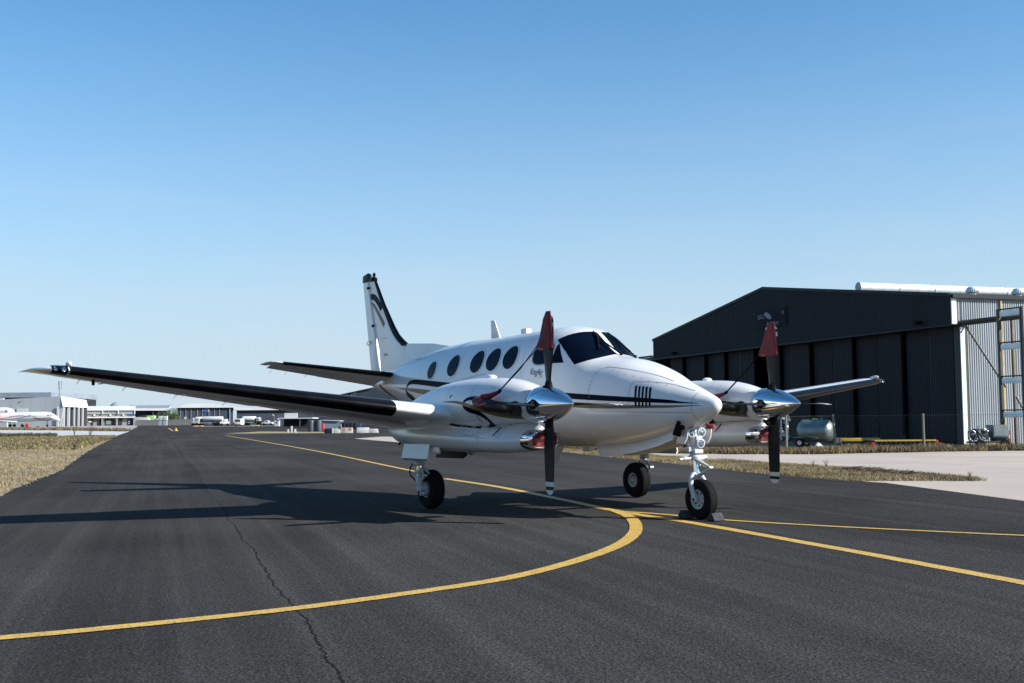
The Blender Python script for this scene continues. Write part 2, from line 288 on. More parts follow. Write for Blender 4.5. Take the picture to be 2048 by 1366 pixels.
JN = np.array(G(1236, 1022))
stripe('centre_line', [G(452, 871), G(600, 896), G(842, 945)], .15)
stripe('centre_line', [G(889, 957), G(1000, 974), G(1130, 1000), G(1236, 1022), G(1400, 1048), G(1700, 1101), G(2048, 1165), G(2500, 1248)], .17)
stripe('curved_line', [G(1226, 1020), G(1256, 1032), G(1270, 1046), G(1270, 1064), G(1248, 1084), G(1205, 1104), G(1120, 1131), G(1000, 1159), G(800, 1189), G(590, 1217), G(300, 1248), G(0, 1276), G(-300, 1296)], (.16, .155), .0035)
stripe('edge_line', [G(1245, 1023), G(1330, 1029), G(1450, 1040), G(1650, 1052), G(1850, 1062), G(2048, 1071), G(2400, 1084)], (.12, .10), .003)
stripe('far_line', [G(346, 862), G(337, 856)], .25, .001)
stripe('far_line', [G(460, 868.5), G(640, 862.5)], .5, .001)
# ------------------------------------------------------------------ dry grass
def grass(name, label, region, count, hmin, hmax, wd, cols, jit=0.0):
    # region() gives a random ground point; three blades a tuft
    m = MB(); vs, fs, mi = [], [], []
    for _ in range(count):
        x, y = region(); x += random.gauss(0, jit) if jit else 0; y += random.gauss(0, jit) if jit else 0; nb = random.randint(3, 6); c = random.random()
        k_ = 0.5+0.5*math.sin(x*1.7+math.sin(y*2.3)*1.5)*math.cos(y*1.1+x*.6); ci = min(len(cols)-1, int((0.55*k_+0.45*c)*len(cols)))
        for b in range(nb):
            a = random.uniform(0, 2*PI); h = random.uniform(hmin, hmax)*(.6+.7*k_); l = random.uniform(.2, .9)*h; ox, oy = random.uniform(-.04, .04), random.uniform(-.04, .04); ww = wd*random.uniform(.6, 1.4); a2 = random.uniform(0, 2*PI); i = len(vs)
            vs += [(x+ox+ww*math.cos(a2), y+oy+ww*math.sin(a2), -.012), (x+ox-ww*math.cos(a2), y+oy-ww*math.sin(a2), -.012), (x+ox+l*math.cos(a), y+oy+l*math.sin(a), h)]; fs.append((i, i+1, i+2)); mi.append(ci)
    m.v, m.f, m.m = vs, fs, mi; me = bpy.data.meshes.new(name); me.from_pydata(vs, [], fs)
    for q in cols: me.materials.append(q)
    me.polygons.foreach_set('material_index', mi); o = bpy.data.objects.new(name, me); col.objects.link(o); return tag(o, label, 'grass', kind='stuff')
GR = [mat('grass_straw', (0.21, 0.16, 0.07), .9, var=.25, vscale=3), mat('grass_ochre', (0.15, 0.11, 0.045), .9, var=.25, vscale=3), mat('grass_olive', (0.09, 0.095, 0.03), .9, var=.3, vscale=3), mat('grass_brown', (0.09, 0.06, 0.04), .9, var=.3, vscale=3)]
GRL = [mat('grass_pale_straw', (0.29, 0.24, 0.15), .9, var=.25, vscale=3), GR[0], mat('grass_sand', (0.22, 0.175, 0.105), .9, var=.25, vscale=3), GR[2]]
def tri_sampler(polys, wfun=None):
    T = []; A = []
    for poly in polys:
        for i in range(1, len(poly)-1):
            a, b, c = [np.array(poly[k]) for k in (0, i, i+1)]; T.append((a, b, c)); ar = abs((b[0]-a[0])*(c[1]-a[1])-(b[1]-a[1])*(c[0]-a[0]))/2; A.append(ar*(wfun((a+b+c)/3) if wfun else 1))
    A = np.cumsum(A)/sum(A)
    def f():
        k = int(np.searchsorted(A, random.random())); a, b, c = T[k]; u, v = random.random(), random.random()
        if u+v > 1: u, v = 1-u, 1-v
        return tuple(a+(b-a)*u+(c-a)*v)
    return f
def strip_quads(lo, hi, n=24):
    lo, hi = [np.array(p) for p in lo], [np.array(p) for p in hi]
    def at(P, t): i = min(int(t*(len(P)-1)), len(P)-2); f = t*(len(P)-1)-i; return P[i]*(1-f)+P[i+1]*f
    return [[at(lo, k/n), at(lo, (k+1)/n), at(hi, (k+1)/n), at(hi, k/n)] for k in range(n)]
nearw = lambda c: 1/max(8, np.hypot(c[0]-CAM[0], c[1]-CAM[1]))**1.6
# strip between the tarmac and the concrete
loR = [G(1010, 894), G(1100, 900), G(1250, 916), G(1400, 931), G(1540, 948), G(1700, 961), G(1960, 961)]
hiR = [G(1010, 890), G(1100, 894), G(1250, 905), G(1380, 917), G(1560, 927), G(1730, 938), G(1955, 958)]
sheet('grass_verge', rag(loR, .4, .06)+rag(hiR[::-1], .4, .10), -0.0055, M['earth'])
grass('dry_grass', 'dry straw coloured grass strip between the taxiway and the pale concrete', tri_sampler(strip_quads(loR, hiR), nearw), 26000, .015, .075, .006, [GR[0], GR[1], GRL[0], GR[0], GR[3], GR[2]], .09)
loF = [G(1000, 891), G(1270, 905), G(1460, 908), G(1640, 908), G(1880, 903), G(2048, 901), G(2300, 901)]
hiF = [G(1000, 884), G(1270, 893), G(1460, 894), G(1640, 892), G(1880, 889), G(2048, 888), G(2300, 887)]
sheet('fence_verge', rag(loF, .6, .12)+hiF[::-1], -0.0055, M['earth'])
grass('weeds', 'rough green and brown weeds along the foot of the wire fence', tri_sampler(strip_quads(loF, [tuple(np.array(a)*.6+np.array(b)*.4) for a, b in zip(loF, hiF)]), None), 14000, .06, .25, .014, [GR[2], GR[1], GR[3], GR[0], GR[1]])
loL = [(4, -11.5), G(-300, 1100), G(0, 989), G(60, 963), G(120, 939), G(150, 918), G(180, 899), G(215, 881)]
hiL = [(-6, -24), (-20, -22), (-30, -26), (-38, -24), (-45, -22), (-50, -18), (-58, -12), G(120, 879)]
grass('dry_field_grass', 'sparse bleached grass left of the tarmac beyond the wing tip', tri_sampler(strip_quads(loL, hiL, 40), nearw), 46000, .02, .09, .008, GRL, .09)
loM = [G(-300, 905), G(0, 900), G(60, 898), G(150, 899), G(200, 885), G(226, 876)]; hiM = [G(-300, 877), G(0, 875), G(60, 874), G(120, 873.5), G(170, 871.5), G(230, 872)]
grass('far_field_grass', 'taller golden grass before the pale far apron on the left', tri_sampler(strip_quads(loM, hiM, 30), None), 26000, .03, .15, .035, [GR[1], GR[0], GR[2], GR[3], GRL[0]])
grass('dark_far_weeds', 'dark low weeds on the mound at the edge of the pale apron', tri_sampler(strip_quads([G(-80, 874.5), G(10, 873.5), G(60, 873.5), G(112, 873.5)], [G(-80, 873), G(10, 872), G(60, 872), G(112, 872)], 10), None), 1600, .12, .38, .05, [GR[3], mat('weed_black', (.03, .03, .02), .9), GR[2]])
sheet('verge', [G(-400, 862), G(0, 859.5), G(140, 861), G(250, 863), G(275, 860.0), G(140, 857.5), G(0, 857), G(-400, 857)], -0.006, mat('far_verge', (.07, .07, .035), .9, c2=(.2, .16, .09), vscale=.08))
grass('far_verge_grass', 'thin green grass line between the two far aprons', tri_sampler(strip_quads([G(-300, 862), G(0, 860), G(140, 861), G(250, 863)], [G(-300, 858), G(0, 857.5), G(140, 858), G(262, 861)], 10), None), 7000, .15, .5, .10, [GR[2], GR[3], GR[0]])
# single tall weeds
def weed(px, py, h, n, name, label, mi=0, spread=.5):
    x, y = G(px, py); m = MB()
    for k in range(n):
        a = random.uniform(0, 2*PI); l = random.uniform(.3, 1)*h*spread; hh = h*random.uniform(.6, 1); p1 = (l*.3*math.cos(a), l*.3*math.sin(a), hh*.5); p2 = (l*math.cos(a), l*math.sin(a), hh); m.tube([(0, 0, -.01), p1, p2], [h*.02, h*.012, h*.004], 4)
        for q in range(5):
            t = random.uniform(.4, 1); c = Vector(p1).lerp(Vector(p2), t); s_ = h*.05; v = [c+Vector((random.uniform(-1, 1), random.uniform(-1, 1), random.uniform(-.3, 1)))*s_ for _ in range(3)]; m.add(v, [(0, 1, 2)])
    o = m.build(name, GR[3] if mi == 0 else GR[2], None, smooth=0, loc=(x, y, 0)); return tag(o, label, 'weed')
weed(150, 899, .75, 14, 'tall_weed', 'tall dark weed at the edge of the tarmac, nearest of the left weeds')
weed(149, 873, 1.3, 9, 'tall_weed', 'lone dark weed standing against the pale far apron', 1, .25)
weed(180, 874, 1.0, 12, 'dry_bush', 'brown bush beside the pale far apron near the tarmac')
weed(1626, 934, .20, 14, 'tall_weed', 'small grey weed tuft on the grass strip below the far engine')
weed(1652, 935, .22, 14, 'tall_weed', 'grey leaning weed tuft on the grass strip, right of another')
weed(1940, 957, .16, 22, 'tall_weed', 'green tuft at the pointed right end of the grass strip', 1)
weed(1808, 893, .6, 5, 'tall_weed', 'thin stalk growing before the dark shed doors', 1)
# dead brushwood on the grass strip
m = MB()
for k in range(260):
    t = random.random(); a = np.array(G(1670, 940)); b = np.array(G(1830, 952)); p = a+(b-a)*t+rng.normal(0, .14, 2); L = random.uniform(.1, .3); an = random.uniform(0, PI); z = random.uniform(.0, .10)*(1-abs(t-.5))
    m.tube([(p[0], p[1], z), (p[0]+L*math.cos(an), p[1]+L*math.sin(an), z+random.uniform(0, .07))], .006, 3, caps=False)
tag(m.build('dead_brushwood', GR[3], None, smooth=0), 'heap of dead brown brushwood lying on the grass strip', 'brushwood', kind='stuff')

# ================================================================== the aircraft
AC = thing('propeller_aircraft', 'white twin engine propeller aircraft with navy and gold stripes parked on the taxiway', 'aircraft')
# --- fuselage
#        x      ztop   zbot   half-w  zc    ntop nbot
FS = [( 0.445, 1.500, 1.475, 0.010, 1.485, 2.0, 2.0),
      ( 0.430, 1.540, 1.430, 0.052, 1.482, 2.0, 2.0),
      ( 0.370, 1.583, 1.370, 0.105, 1.475, 2.0, 2.0),
      ( 0.260, 1.630, 1.305, 0.162, 1.465, 2.0, 2.0),
      ( 0.100, 1.695, 1.230, 0.235, 1.455, 2.0, 2.0),
      (-0.200, 1.805, 1.130, 0.342, 1.460, 2.05, 2.1),
      (-0.600, 1.980, 1.035, 0.475, 1.480, 2.1, 2.15),
      (-1.100, 2.130, 0.970, 0.620, 1.520, 2.15, 2.25),
      (-1.600, 2.225, 0.930, 0.695, 1.560, 2.15, 2.3),
      (-1.800, 2.330, 0.920, 0.710, 1.590, 2.15, 2.3),
      (-2.000, 2.490, 0.910, 0.722, 1.630, 2.15, 2.3),
      (-2.180, 2.610, 0.905, 0.732, 1.670, 2.2, 2.3),
      (-2.400, 2.680, 0.900, 0.740, 1.700, 2.3, 2.35),
      (-2.750, 2.725, 0.900, 0.745, 1.730, 2.4, 2.4),
      (-3.300, 2.715, 0.900, 0.745, 1.740, 2.4, 2.4),
      (-4.500, 2.690, 0.900, 0.745, 1.740, 2.4, 2.4),
      (-5.500, 2.680, 0.930, 0.730, 1.750, 2.35, 2.4),
      (-6.200, 2.655, 1.040, 0.690, 1.800, 2.3, 2.3),
      (-7.000, 2.590, 1.260, 0.600, 1.880, 2.25, 2.2),
      (-7.800, 2.490, 1.490, 0.480, 1.960, 2.15, 2.1),
      (-8.600, 2.360, 1.690, 0.350, 2.020, 2.1, 2.05),
      (-9.300, 2.270, 1.850, 0.220, 2.060, 2.0, 2.0),
      (-9.850, 2.200, 1.980, 0.100, 2.090, 2.0, 2.0),
      (-10.02, 2.150, 2.050, 0.030, 2.100, 2.0, 2.0)]
FX = -np.array([s[0] for s in FS])
def superpt(th, w_, h, n): c, s = math.cos(th), math.sin(th); return w_*math.copysign(abs(c)**(2/n), c), h*abs(s)**(2/n)
NT = 72
def fus_ring(x):
    q = [pchip(FX, [s[k] for s in FS], np.array(-x)) for k in range(1, 7)]; zt, zb, hw, zc, nt_, nb_ = [float(k) for k in q]; ring = []
    for k in range(NT):
        th = 2*PI*k/NT
        if th <= PI: y, z = superpt(th, hw, zt-zc, nt_); ring.append((x, y, zc+z))
        else: y, z = superpt(th, hw, zc-zb, nb_); ring.append((x, y, zc-z))
    return ring
xs = [0.445, 0.443, 0.438, 0.43, 0.415, 0.395, 0.365, 0.32, 0.28, 0.21, 0.15, 0.09]+list(np.arange(0.04, -2.8, -0.06))+list(np.arange(-2.85, -10.0, -0.15))+[-10.02]
fm = MB().loft([fus_ring(float(x)) for x in xs])
fus = fm.build('fuselage', M['paint'], AC, smooth=60)
FB = BVHTree.FromPolygons([Vector(v) for v in fm.v], fm.f)
def cast(bvh, o, d, off=0.003):
    h, n, i, ds = bvh.ray_cast(Vector(o), Vector(d))
    if h is None: return None
    if n.dot(Vector(d)) > 0: n = -n
    return h+n*off
# a painted or glazed patch that follows a surface: rows of (x, z) seen from the side
def patch(rows, bvh, y0, dr, off=0.003):
    vs, idx, fs = [], {}, []
    for i, row in enumerate(rows):
        for j, (x, z) in enumerate(row):
            p = cast(bvh, (x, y0, z), (0, dr, 0), off)
            if p is not None: idx[i, j] = len(vs); vs.append(p)
    for i in range(len(rows)-1):
        for j in range(len(rows[0])-1):
            q = [(i, j), (i, j+1), (i+1, j+1), (i+1, j)]
            if all(k in idx for k in q): fs.append(tuple(idx[k] for k in q))
    return vs, fs
def ribbon(pts, width, bvh, y0, dr, off=0.003, sub=10, m=4):
    P = spline(pts, sub); W = spline([(wd, 0) for wd in width], sub) if isinstance(width, (list, tuple)) else [(width, 0)]*len(P); rows = []
    for i, p in enumerate(P):
        t = P[min(i+1, len(P)-1)]-P[max(i-1, 0)]; L = math.hypot(*t) or 1; nx, nz = -t[1]/L, t[0]/L; wd = max(W[i][0], 0.002)
        rows.append([(p[0]+nx*wd*(k/m-0.5), p[1]+nz*wd*(k/m-0.5)) for k in range(m+1)])
    return patch(rows, bvh, y0, dr, off)
def disc_rows(cx, cz, a, b, tilt=0.0, nr=5, n=36, r0=0.0, pw=2.0):
    rows = []
    for i in range(nr+1):
        r = r0+(1-r0)*i/nr; row = []
        for k in range(n+1):
            t = 2*PI*k/n; ex = a*math.copysign(abs(math.cos(t))**(2/pw), math.cos(t)); ez = b*math.copysign(abs(math.sin(t))**(2/pw), math.sin(t))
            row.append((cx+r*(ex+tilt*ez), cz+r*ez))
        rows.append(row)
    return rows
SIDES = ((-1, -3.0, 1), (1, 3.0, -1))
# --- cabin windows, each with its frame ring
for s, y0, dr in SIDES:
    for cx, cz, a, b in ((-3.56, 2.275, .205, .18), (-4.07, 2.265, .205, .18), (-4.58, 2.255, .205, .18), (-5.38, 2.225, .20, .18), (-6.20, 2.185, .165, .15)):
        m = MB().add(*patch(disc_rows(cx, cz, a, b), FB, y0, dr, 0.004)); wn = m.build('cabin_window', M['glass'], fus)
        m = MB().add(*patch(disc_rows(cx, cz, a+.022, b+.022, nr=2, r0=0.9), FB, y0, dr, 0.007)); m.build('frame', M['paint'], wn)
    # cockpit side window in two panes
    m = MB().add(*patch(disc_rows(-2.665, 2.285, .225, .155, pw=2.7), FB, y0, dr, 0.004)); wn = m.build('cockpit_side_window', M['glass'], fus)
    m = MB().add(*patch(disc_rows(-2.665, 2.285, .243, .173, nr=2, r0=0.92, pw=2.7), FB, y0, dr, 0.007)); m.build('frame', M['seam'], wn)
    tri = [(-2.40, 2.40), (-2.40, 2.13), (-2.13, 2.13), (-2.37, 2.42)]
    rows = [[tuple(np.array(tri[0])*(1-u)*(1-v)+np.array(tri[3])*u*(1-v)+np.array(tri[2])*u*v+np.array(tri[1])*(1-u)*v) for u in np.linspace(0, 1, 9)] for v in np.linspace(0, 1, 9)]
    MB().add(*patch(rows, FB, y0, dr, 0.004)).build('quarter_window', M['glass'], fus)
# --- windscreen panes
def near(p, off):
    h, n, i, ds = FB.find_nearest(Vector(p)); c = Vector((p[0], 0, 1.7))
    if n.dot(h-c) < 0: n = -n
    return h+n*off
def screen(s, grow, off, lo=0.0):
    C = [Vector((-1.655, s*.055, 2.26)), Vector((-1.91, s*.64, 2.14)), Vector((-2.44, s*.58, 2.55)), Vector((-2.135, s*.055, 2.60))]
    g = 15; vs = []
    for i in range(g+1):
        for j in range(g+1):
            u, v = i/g, j/g; u = u*(1+2*grow)-grow; v = v*(1+2*grow)-grow
            p = C[0]*(1-u)*(1-v)+C[1]*u*(1-v)+C[2]*u*v+C[3]*(1-u)*v
            bul = math.sin(PI*min(max(u, 0), 1)); p += Vector((0.10*bul*(1-v)+.05*bul*v, 0, .02*bul*(1-v)+.035*bul*v))
            vs.append(near(p, off))
    return vs, [(i*(g+1)+j, (i+1)*(g+1)+j, (i+1)*(g+1)+j+1, i*(g+1)+j+1) for i in range(g) for j in range(g)]
for s in (-1, 1):
    fr = MB().add(*screen(s, 0.03, 0.002)).build('windscreen_frame', M['black'], fus)
    MB().add(*screen(s, 0.0, 0.005)).build('windscreen_pane', M['glass'], fr)
    # wiper: pivot at the foot of the screen, arm and blade up beside the centre post
    if s < 0: piv, mid, tip, low = near((-1.60, -.01, 2.24), .02), near((-2.0, -.14, 2.49), .03), near((-2.14, -.11, 2.58), .028), near((-1.82, -.24, 2.28), .028)
    else: piv, mid, tip, low = near((-1.60, .26, 2.23), .02), near((-1.98, .17, 2.47), .03), near((-2.12, .13, 2.57), .028), near((-1.78, .30, 2.28), .028)
    m = MB().tube([piv, mid], .012, 6).tube([tip, mid, low], [.010, .018, .010], 6); m.lathe([(-.02, .022), (.02, .018)], piv, (0, 0, 1), 8)
    m.build('wiper', M['black'], fus)
# --- stripes on the fuselage
for s, y0, dr in SIDES:
    m = MB()
    m.add(*ribbon([(-7.36, 1.70), (-7.40, 1.83), (-7.30, 1.95), (-7.08, 2.005), (-6.6, 1.985), (-5.5, 1.90), (-4.2, 1.80), (-1.75, 1.635), (-.35, 1.548), (.0, 1.520), (.23, 1.505)], [.004, .03, .05, .075, .09, .095, .09, .082, .052, .022, .005], FB, y0, dr))
    m.add(*ribbon([(-7.36, 1.86), (-7.30, 1.79), (-7.08, 1.72), (-6.94, 1.64), (-6.98, 1.52)], [.015, .085, .10, .09, .02], FB, y0, dr, .004))
    m.add(*ribbon([(-9.12, 2.02), (-8.85, 1.90), (-8.45, 1.76), (-8.0, 1.62)], [.05, .055, .06, .05], FB, y0, dr))
    m.build('navy_stripe', M['navy'], fus)
    m = MB()
    m.add(*ribbon([(-7.9, 1.925), (-7.36, 1.885), (-6.9, 1.85), (-6.3, 1.80), (-5.2, 1.72), (-1.76, 1.505), (-.35, 1.472), (.05, 1.474), (.27, 1.478)], [.008, .045, .07, .09, .09, .055, .035, .018, .005], FB, y0, dr, .0045))
    m.build('gold_stripe', M['gold'], fus)
    # louvred air outlet beside the nose
    m = MB()
    for k in range(5):
        x = -.655+.053*k; m.add(*ribbon([(x-.045, 1.755-.006*k), (x-.02, 1.63), (x, 1.475)], .028, FB, y0, dr, .005, 5, 2))
    m.build('nose_louvre', M['black'], fus)
    m = MB()
    def line(pts, wd=.005, off=.002): m.add(*ribbon(pts, wd, FB, y0, dr, off, 8, 1))
    line([(-1.36, 2.04), (-1.46, 1.98), (-1.49, 1.8), (-1.49, 1.6), (-1.44, 1.45), (-1.30, 1.42)]); line([(-1.36, 2.04), (-1.0, 1.995), (-.55, 1.90), (-.28, 1.81)])
    line([(.16, 1.68), (.145, 1.5), (.16, 1.28)]); line([(-.78, 1.82), (-.78, 1.44)]); line([(-.78, 1.82), (-.32, 1.78), (.10, 1.67)])
    line([(-4.95, 1.985), (-4.2, 2.05)], .009); line([(-6.72, 2.55), (-6.75, 2.2), (-6.72, 1.5)], .004); line([(-3.15, 2.66), (-3.16, 2.2), (-3.14, 1.95)], .004); line([(-8.0, 2.42), (-8.02, 2.1), (-7.98, 1.7)], .004); line([(-6.72, 2.5), (-5.0, 2.56), (-3.15, 2.60)], .0035); line([(-1.30, 1.42), (-.78, 1.405), (.14, 1.385)])
    for k in range(9): x = -1.34+.13*k; m.add(*patch(disc_rows(x, 2.02-.088*k*.13/.13*.6*.28-(k*.13)*.14, .007, .007, nr=1, n=8), FB, y0, dr, .003))
    for k in range(5): m.add(*patch(disc_rows(-1.475, 1.95-.11*k, .008, .008, nr=1, n=8), FB, y0, dr, .003))
    m.build('panel_seams', M['seam'], fus, smooth=0)
# --- lettering
def lettering(name, txt, size, x0, z0, material, bvh, y0, dr, parent, shear=0.0, slope=0.0, xs_=1.0, off=.004, plane=None, space=1.0):
    cu = bpy.data.curves.new(name, 'FONT'); cu.body = txt; cu.size = size; cu.shear = shear; cu.resolution_u = 3; cu.space_character = space
    to = bpy.data.objects.new(name, cu); col.objects.link(to); dg = bpy.context.evaluated_depsgraph_get(); me = to.evaluated_get(dg).to_mesh()
    vs = [v.co.copy() for v in me.vertices]; fs = [tuple(p.vertices) for p in me.polygons]
    bpy.data.objects.remove(to)
    out = []
    for v in vs:
        if plane is not None: out.append(plane(v.x*xs_, v.y)); continue
        sx = x0+dr*v.x*xs_; sz = z0+v.y+slope*v.x
        p = cast(bvh, (sx, y0, sz), (0, dr, 0), off); out.append(p if p is not None else Vector((sx, y0*.2, sz)))
    return MB().add(out, fs).build(name, material, parent, smooth=0)
for s, y0, dr in SIDES:
    lettering('script_lettering', 'KingAir', .14, (-2.90 if s < 0 else -2.45), 1.985 if s < 0 else 1.965, M['navy'], FB, y0, dr, fus, shear=.32, xs_=.76, slope=-.05*dr)
    lettering('small_lettering', 'C 90', .05, (-2.66 if s < 0 else -2.60), 1.925, M['seam'], FB, y0, dr, fus, shear=.4, xs_=.9)
    lettering('registration_letters', 'ZS', .36, (-6.50 if s < 0 else -5.8), 1.485, M['navy'], FB, y0, dr, fus, shear=.1, xs_=.95)
# --- aerials on the fuselage
MB().loft([[(-5.22, -.012, 2.68), (-4.93, -.012, 2.68), (-4.93, .012, 2.68), (-5.22, .012, 2.68)], [(-5.24, -.006, 3.00), (-5.12, -.006, 3.00), (-5.12, .006, 3.00), (-5.24, .006, 3.00)]]).build('aerial_blade', M['white'], fus, bevel=.004)
MB().span(-4.22, -4.05, -.05, .05, 2.66, 2.79).build('aerial_pod', M['white'], fus, bevel=.02)
MB().loft([[(-3.37, -.015, .93), (-3.08, -.015, .93), (-3.08, .015, .93), (-3.37, .015, .93)], [(-3.40, -.008, .63), (-3.26, -.008, .63), (-3.26, .008, .63), (-3.40, .008, .63)]]).build('belly_aerial', M['white'], fus, bevel=.004)
MB().span(-2.55, -2.38, -.04, .04, .83, .94).build('belly_drain_mast', M['white'], fus, bevel=.015)

# --- lifting surfaces: sections (LEx, y, z, chord, thickness ratio, incidence deg) ; span axis 'y' or 'z'
def foil(u, t): return 5*t*(0.2969*math.sqrt(max(u, 0))-0.126*u-0.3516*u*u+0.2843*u**3-0.1036*u**4)
def sec_ring(S, u0=0.0, u1=1.0, off=0.0, n=14, vert=False, defl=0.0, open_=False):
    x, y, z, c, t, inc = S; us = [u0+(u1-u0)*(1-math.cos(PI*k/n))/2 for k in range(n+1)] if u0 == 0 and u1 > .5 else list(np.linspace(u0**.5, u1**.5, n+1)**2)
    pts = [(u, foil(u, t)) for u in us[::-1]]+[(u, -foil(u, t)*.8) for u in (us[1:] if u0 == 0 else us)]
    if off:
        q = []
        for i, (u, v) in enumerate(pts):
            a = pts[max(i-1, 0)]; b = pts[min(i+1, len(pts)-1)]; tx, tz = b[0]-a[0], b[1]-a[1]; L = math.hypot(tx, tz) or 1; q.append((u+tz/L*off/c, v-tx/L*off/c))
        pts = q
    out = []; ci, si = math.cos(R(inc)), math.sin(R(inc))
    for u, v in pts:
        if defl: du = u-u0; u, v = u0+du*math.cos(R(defl))+v*math.sin(R(defl)), v*math.cos(R(defl))-du*math.sin(R(defl))
        X = -(u*c*ci+v*c*si); Zv = v*c*ci-u*c*si
        out.append((x+X, y+Zv, z) if vert else (x+X, y, z+Zv))
    return out
def lerp_sec(A, yq, ax=1):
    A = sorted(A, key=lambda s: s[ax]); ys = [s[ax] for s in A]; return tuple(float(np.interp(yq, ys, [s[k] for s in A])) for k in range(6))
def surf(A, ys, ax=1, **kw):
    m = MB(); rings = [sec_ring(lerp_sec(A, y, ax), vert=(ax == 2), **kw) for y in ys]; closed = not kw.get('open_'); return m.loft(rings, 0, closed, closed)
WING = [(-2.44, .55, 1.18, 2.25, .16, 4.8), (-2.42, 1.9, 1.33, 2.28, .16, 4.6), (-2.40, 2.35, 1.395, 2.25, .16, 4.4), (-2.44, 3.3, 1.50, 2.02, .155, 3.6), (-3.12, 7.25, 1.965, 1.15, .125, .6)]
TIP = [(-3.12, 7.25, 1.965, 1.15, .125, .6), (-3.19, 7.40, 1.98, 1.08, .115, .6), (-3.32, 7.50, 1.985, .94, .095, .5), (-3.52, 7.60, 1.99, .72, .065, .5), (-3.82, 7.67, 1.98, .40, .035, .5)]
for s in (-1, 1):
    W_ = [(a, s*b, c, d, e, f) for a, b, c, d, e, f in WING]; T_ = [(a, s*b, c, d, e, f) for a, b, c, d, e, f in TIP]
    yy = [.55, 1.0, 1.9, 2.12, 2.35, 2.8, 3.3, 4.3, 5.3, 6.3, 7.25]
    wing = surf(W_, [s*y for y in yy], u1=.76, n=22).build('wing', M['paint'], AC, smooth=50)
    surf(T_, [b[1] for b in T_], n=22).build('wing_tip', M['paint'], wing, smooth=50)
    surf(W_, [s*y for y in (3.18, 3.2, 3.3, 4.3, 5.3, 6.3, 7.2, 7.24)], u1=.085, off=.006, n=12, open_=True).build('leading_edge_boot', M['boot'], wing, smooth=60)
    surf(W_, [s*2.45, s*4.52], u0=.765, n=6, defl=1).build('flap', M['paint'], wing)
    surf(W_, [s*.8, s*1.45], u0=.765, n=6, defl=1).build('flap', M['paint'], wing)
    surf(W_, [s*4.56, s*7.24], u0=.765, n=6, defl=3).build('aileron', M['paint'], wing)
    # static wicks and hinge brackets
    for y in (4.9, 5.6, 6.3, 6.9):
        S = lerp_sec(W_, s*y); x, z = S[0]-S[3]*.99, S[2]-S[3]*math.sin(R(S[5]))-.02; MB().tube([(x+.05, s*y, z), (x-.10, s*y, z-.02), (x-.16, s*y, z-.05)], .0035, 5).build('static_wick', M['black'], wing)
    for y in (2.9, 4.2, 4.5, 5.6, 6.7):
        S = lerp_sec(W_, s*y); MB().box((S[0]-S[3]*.74, s*y, S[2]-S[3]*.74*math.sin(R(S[5]))-.035), (.22, .025, .05)).build('hinge_fairing', M['paint'], wing, bevel=.008)
    m = MB().lathe([(-.05, .005), (-.03, .022), (0, .032), (.06, .032), (.12, .02), (.16, .004)], (-3.20, s*7.24, 2.045), (-1, 0, 0), 16).span(-3.32, -3.20, s*7.225, s*7.255, 1.99, 2.04)
    m.build('recognition_light', M['white'], wing)
    surf(T_, [s*7.26, s*7.32, s*7.38, s*7.43], u1=.16, off=.004, n=10, open_=True).build('tip_lamp_cover', M['glass'], wing, smooth=60)
    for (x, y, z, r_) in ((-3.13, 7.31, 1.97, .032), (-3.18, 7.40, 1.98, .024)): MB().lathe([(-.01, r_*.2), (.004, r_*.8), (-.012, r_)], (x+.015, s*y, z), (1, -s*.3, 0), 14).build('tip_lamp_lens', M['lens'], wing)
    MB().lathe([(0, .022), (.06, .02), (.07, .003)], (-3.45, s*6.9, 1.86), (0, 0, -1), 10).build('fuel_vent', M['black'], wing)
    # tailplane
    TP = [(-8.15, s*.12, 2.165, 1.20, .11, 4.5), (-8.75, s*2.52, 2.415, .60, .10, 4.0)]
    tp = surf(TP, [s*y for y in (.12, .9, 1.7, 2.52)], u1=.62, n=18).build('tailplane', M['paint'], AC, smooth=50)
    surf([TP[1], (-8.86, s*2.60, 2.42, .50, .08, 4), (-9.02, s*2.635, 2.415, .34, .05, 4)], [s*2.52, s*2.57, s*2.60, s*2.635], u1=1.0, n=14).build('tailplane_tip', M['paint'], tp)
    surf(TP, [s*y for y in (.40, .42, 1.2, 2.0, 2.38, 2.4)], u1=.13, off=.006, n=10, open_=True).build('tailplane_boot', M['boot'], tp, smooth=60)
    surf(TP, [s*.32, s*1.5], u0=.63, n=6, defl=13).build('elevator', M['paint'], tp)
    surf(TP, [s*1.5, s*2.5], u0=.63, n=6, defl=12).build('elevator', M['paint'], tp)
    for y in (1.7, 2.1, 2.4):
        S = lerp_sec(TP, s*y); MB().tube([(S[0]-S[3]*.97, s*y, S[2]-.12), (S[0]-S[3]-.12, s*y, S[2]-.17)], .003, 5).build('static_wick', M['black'], tp)
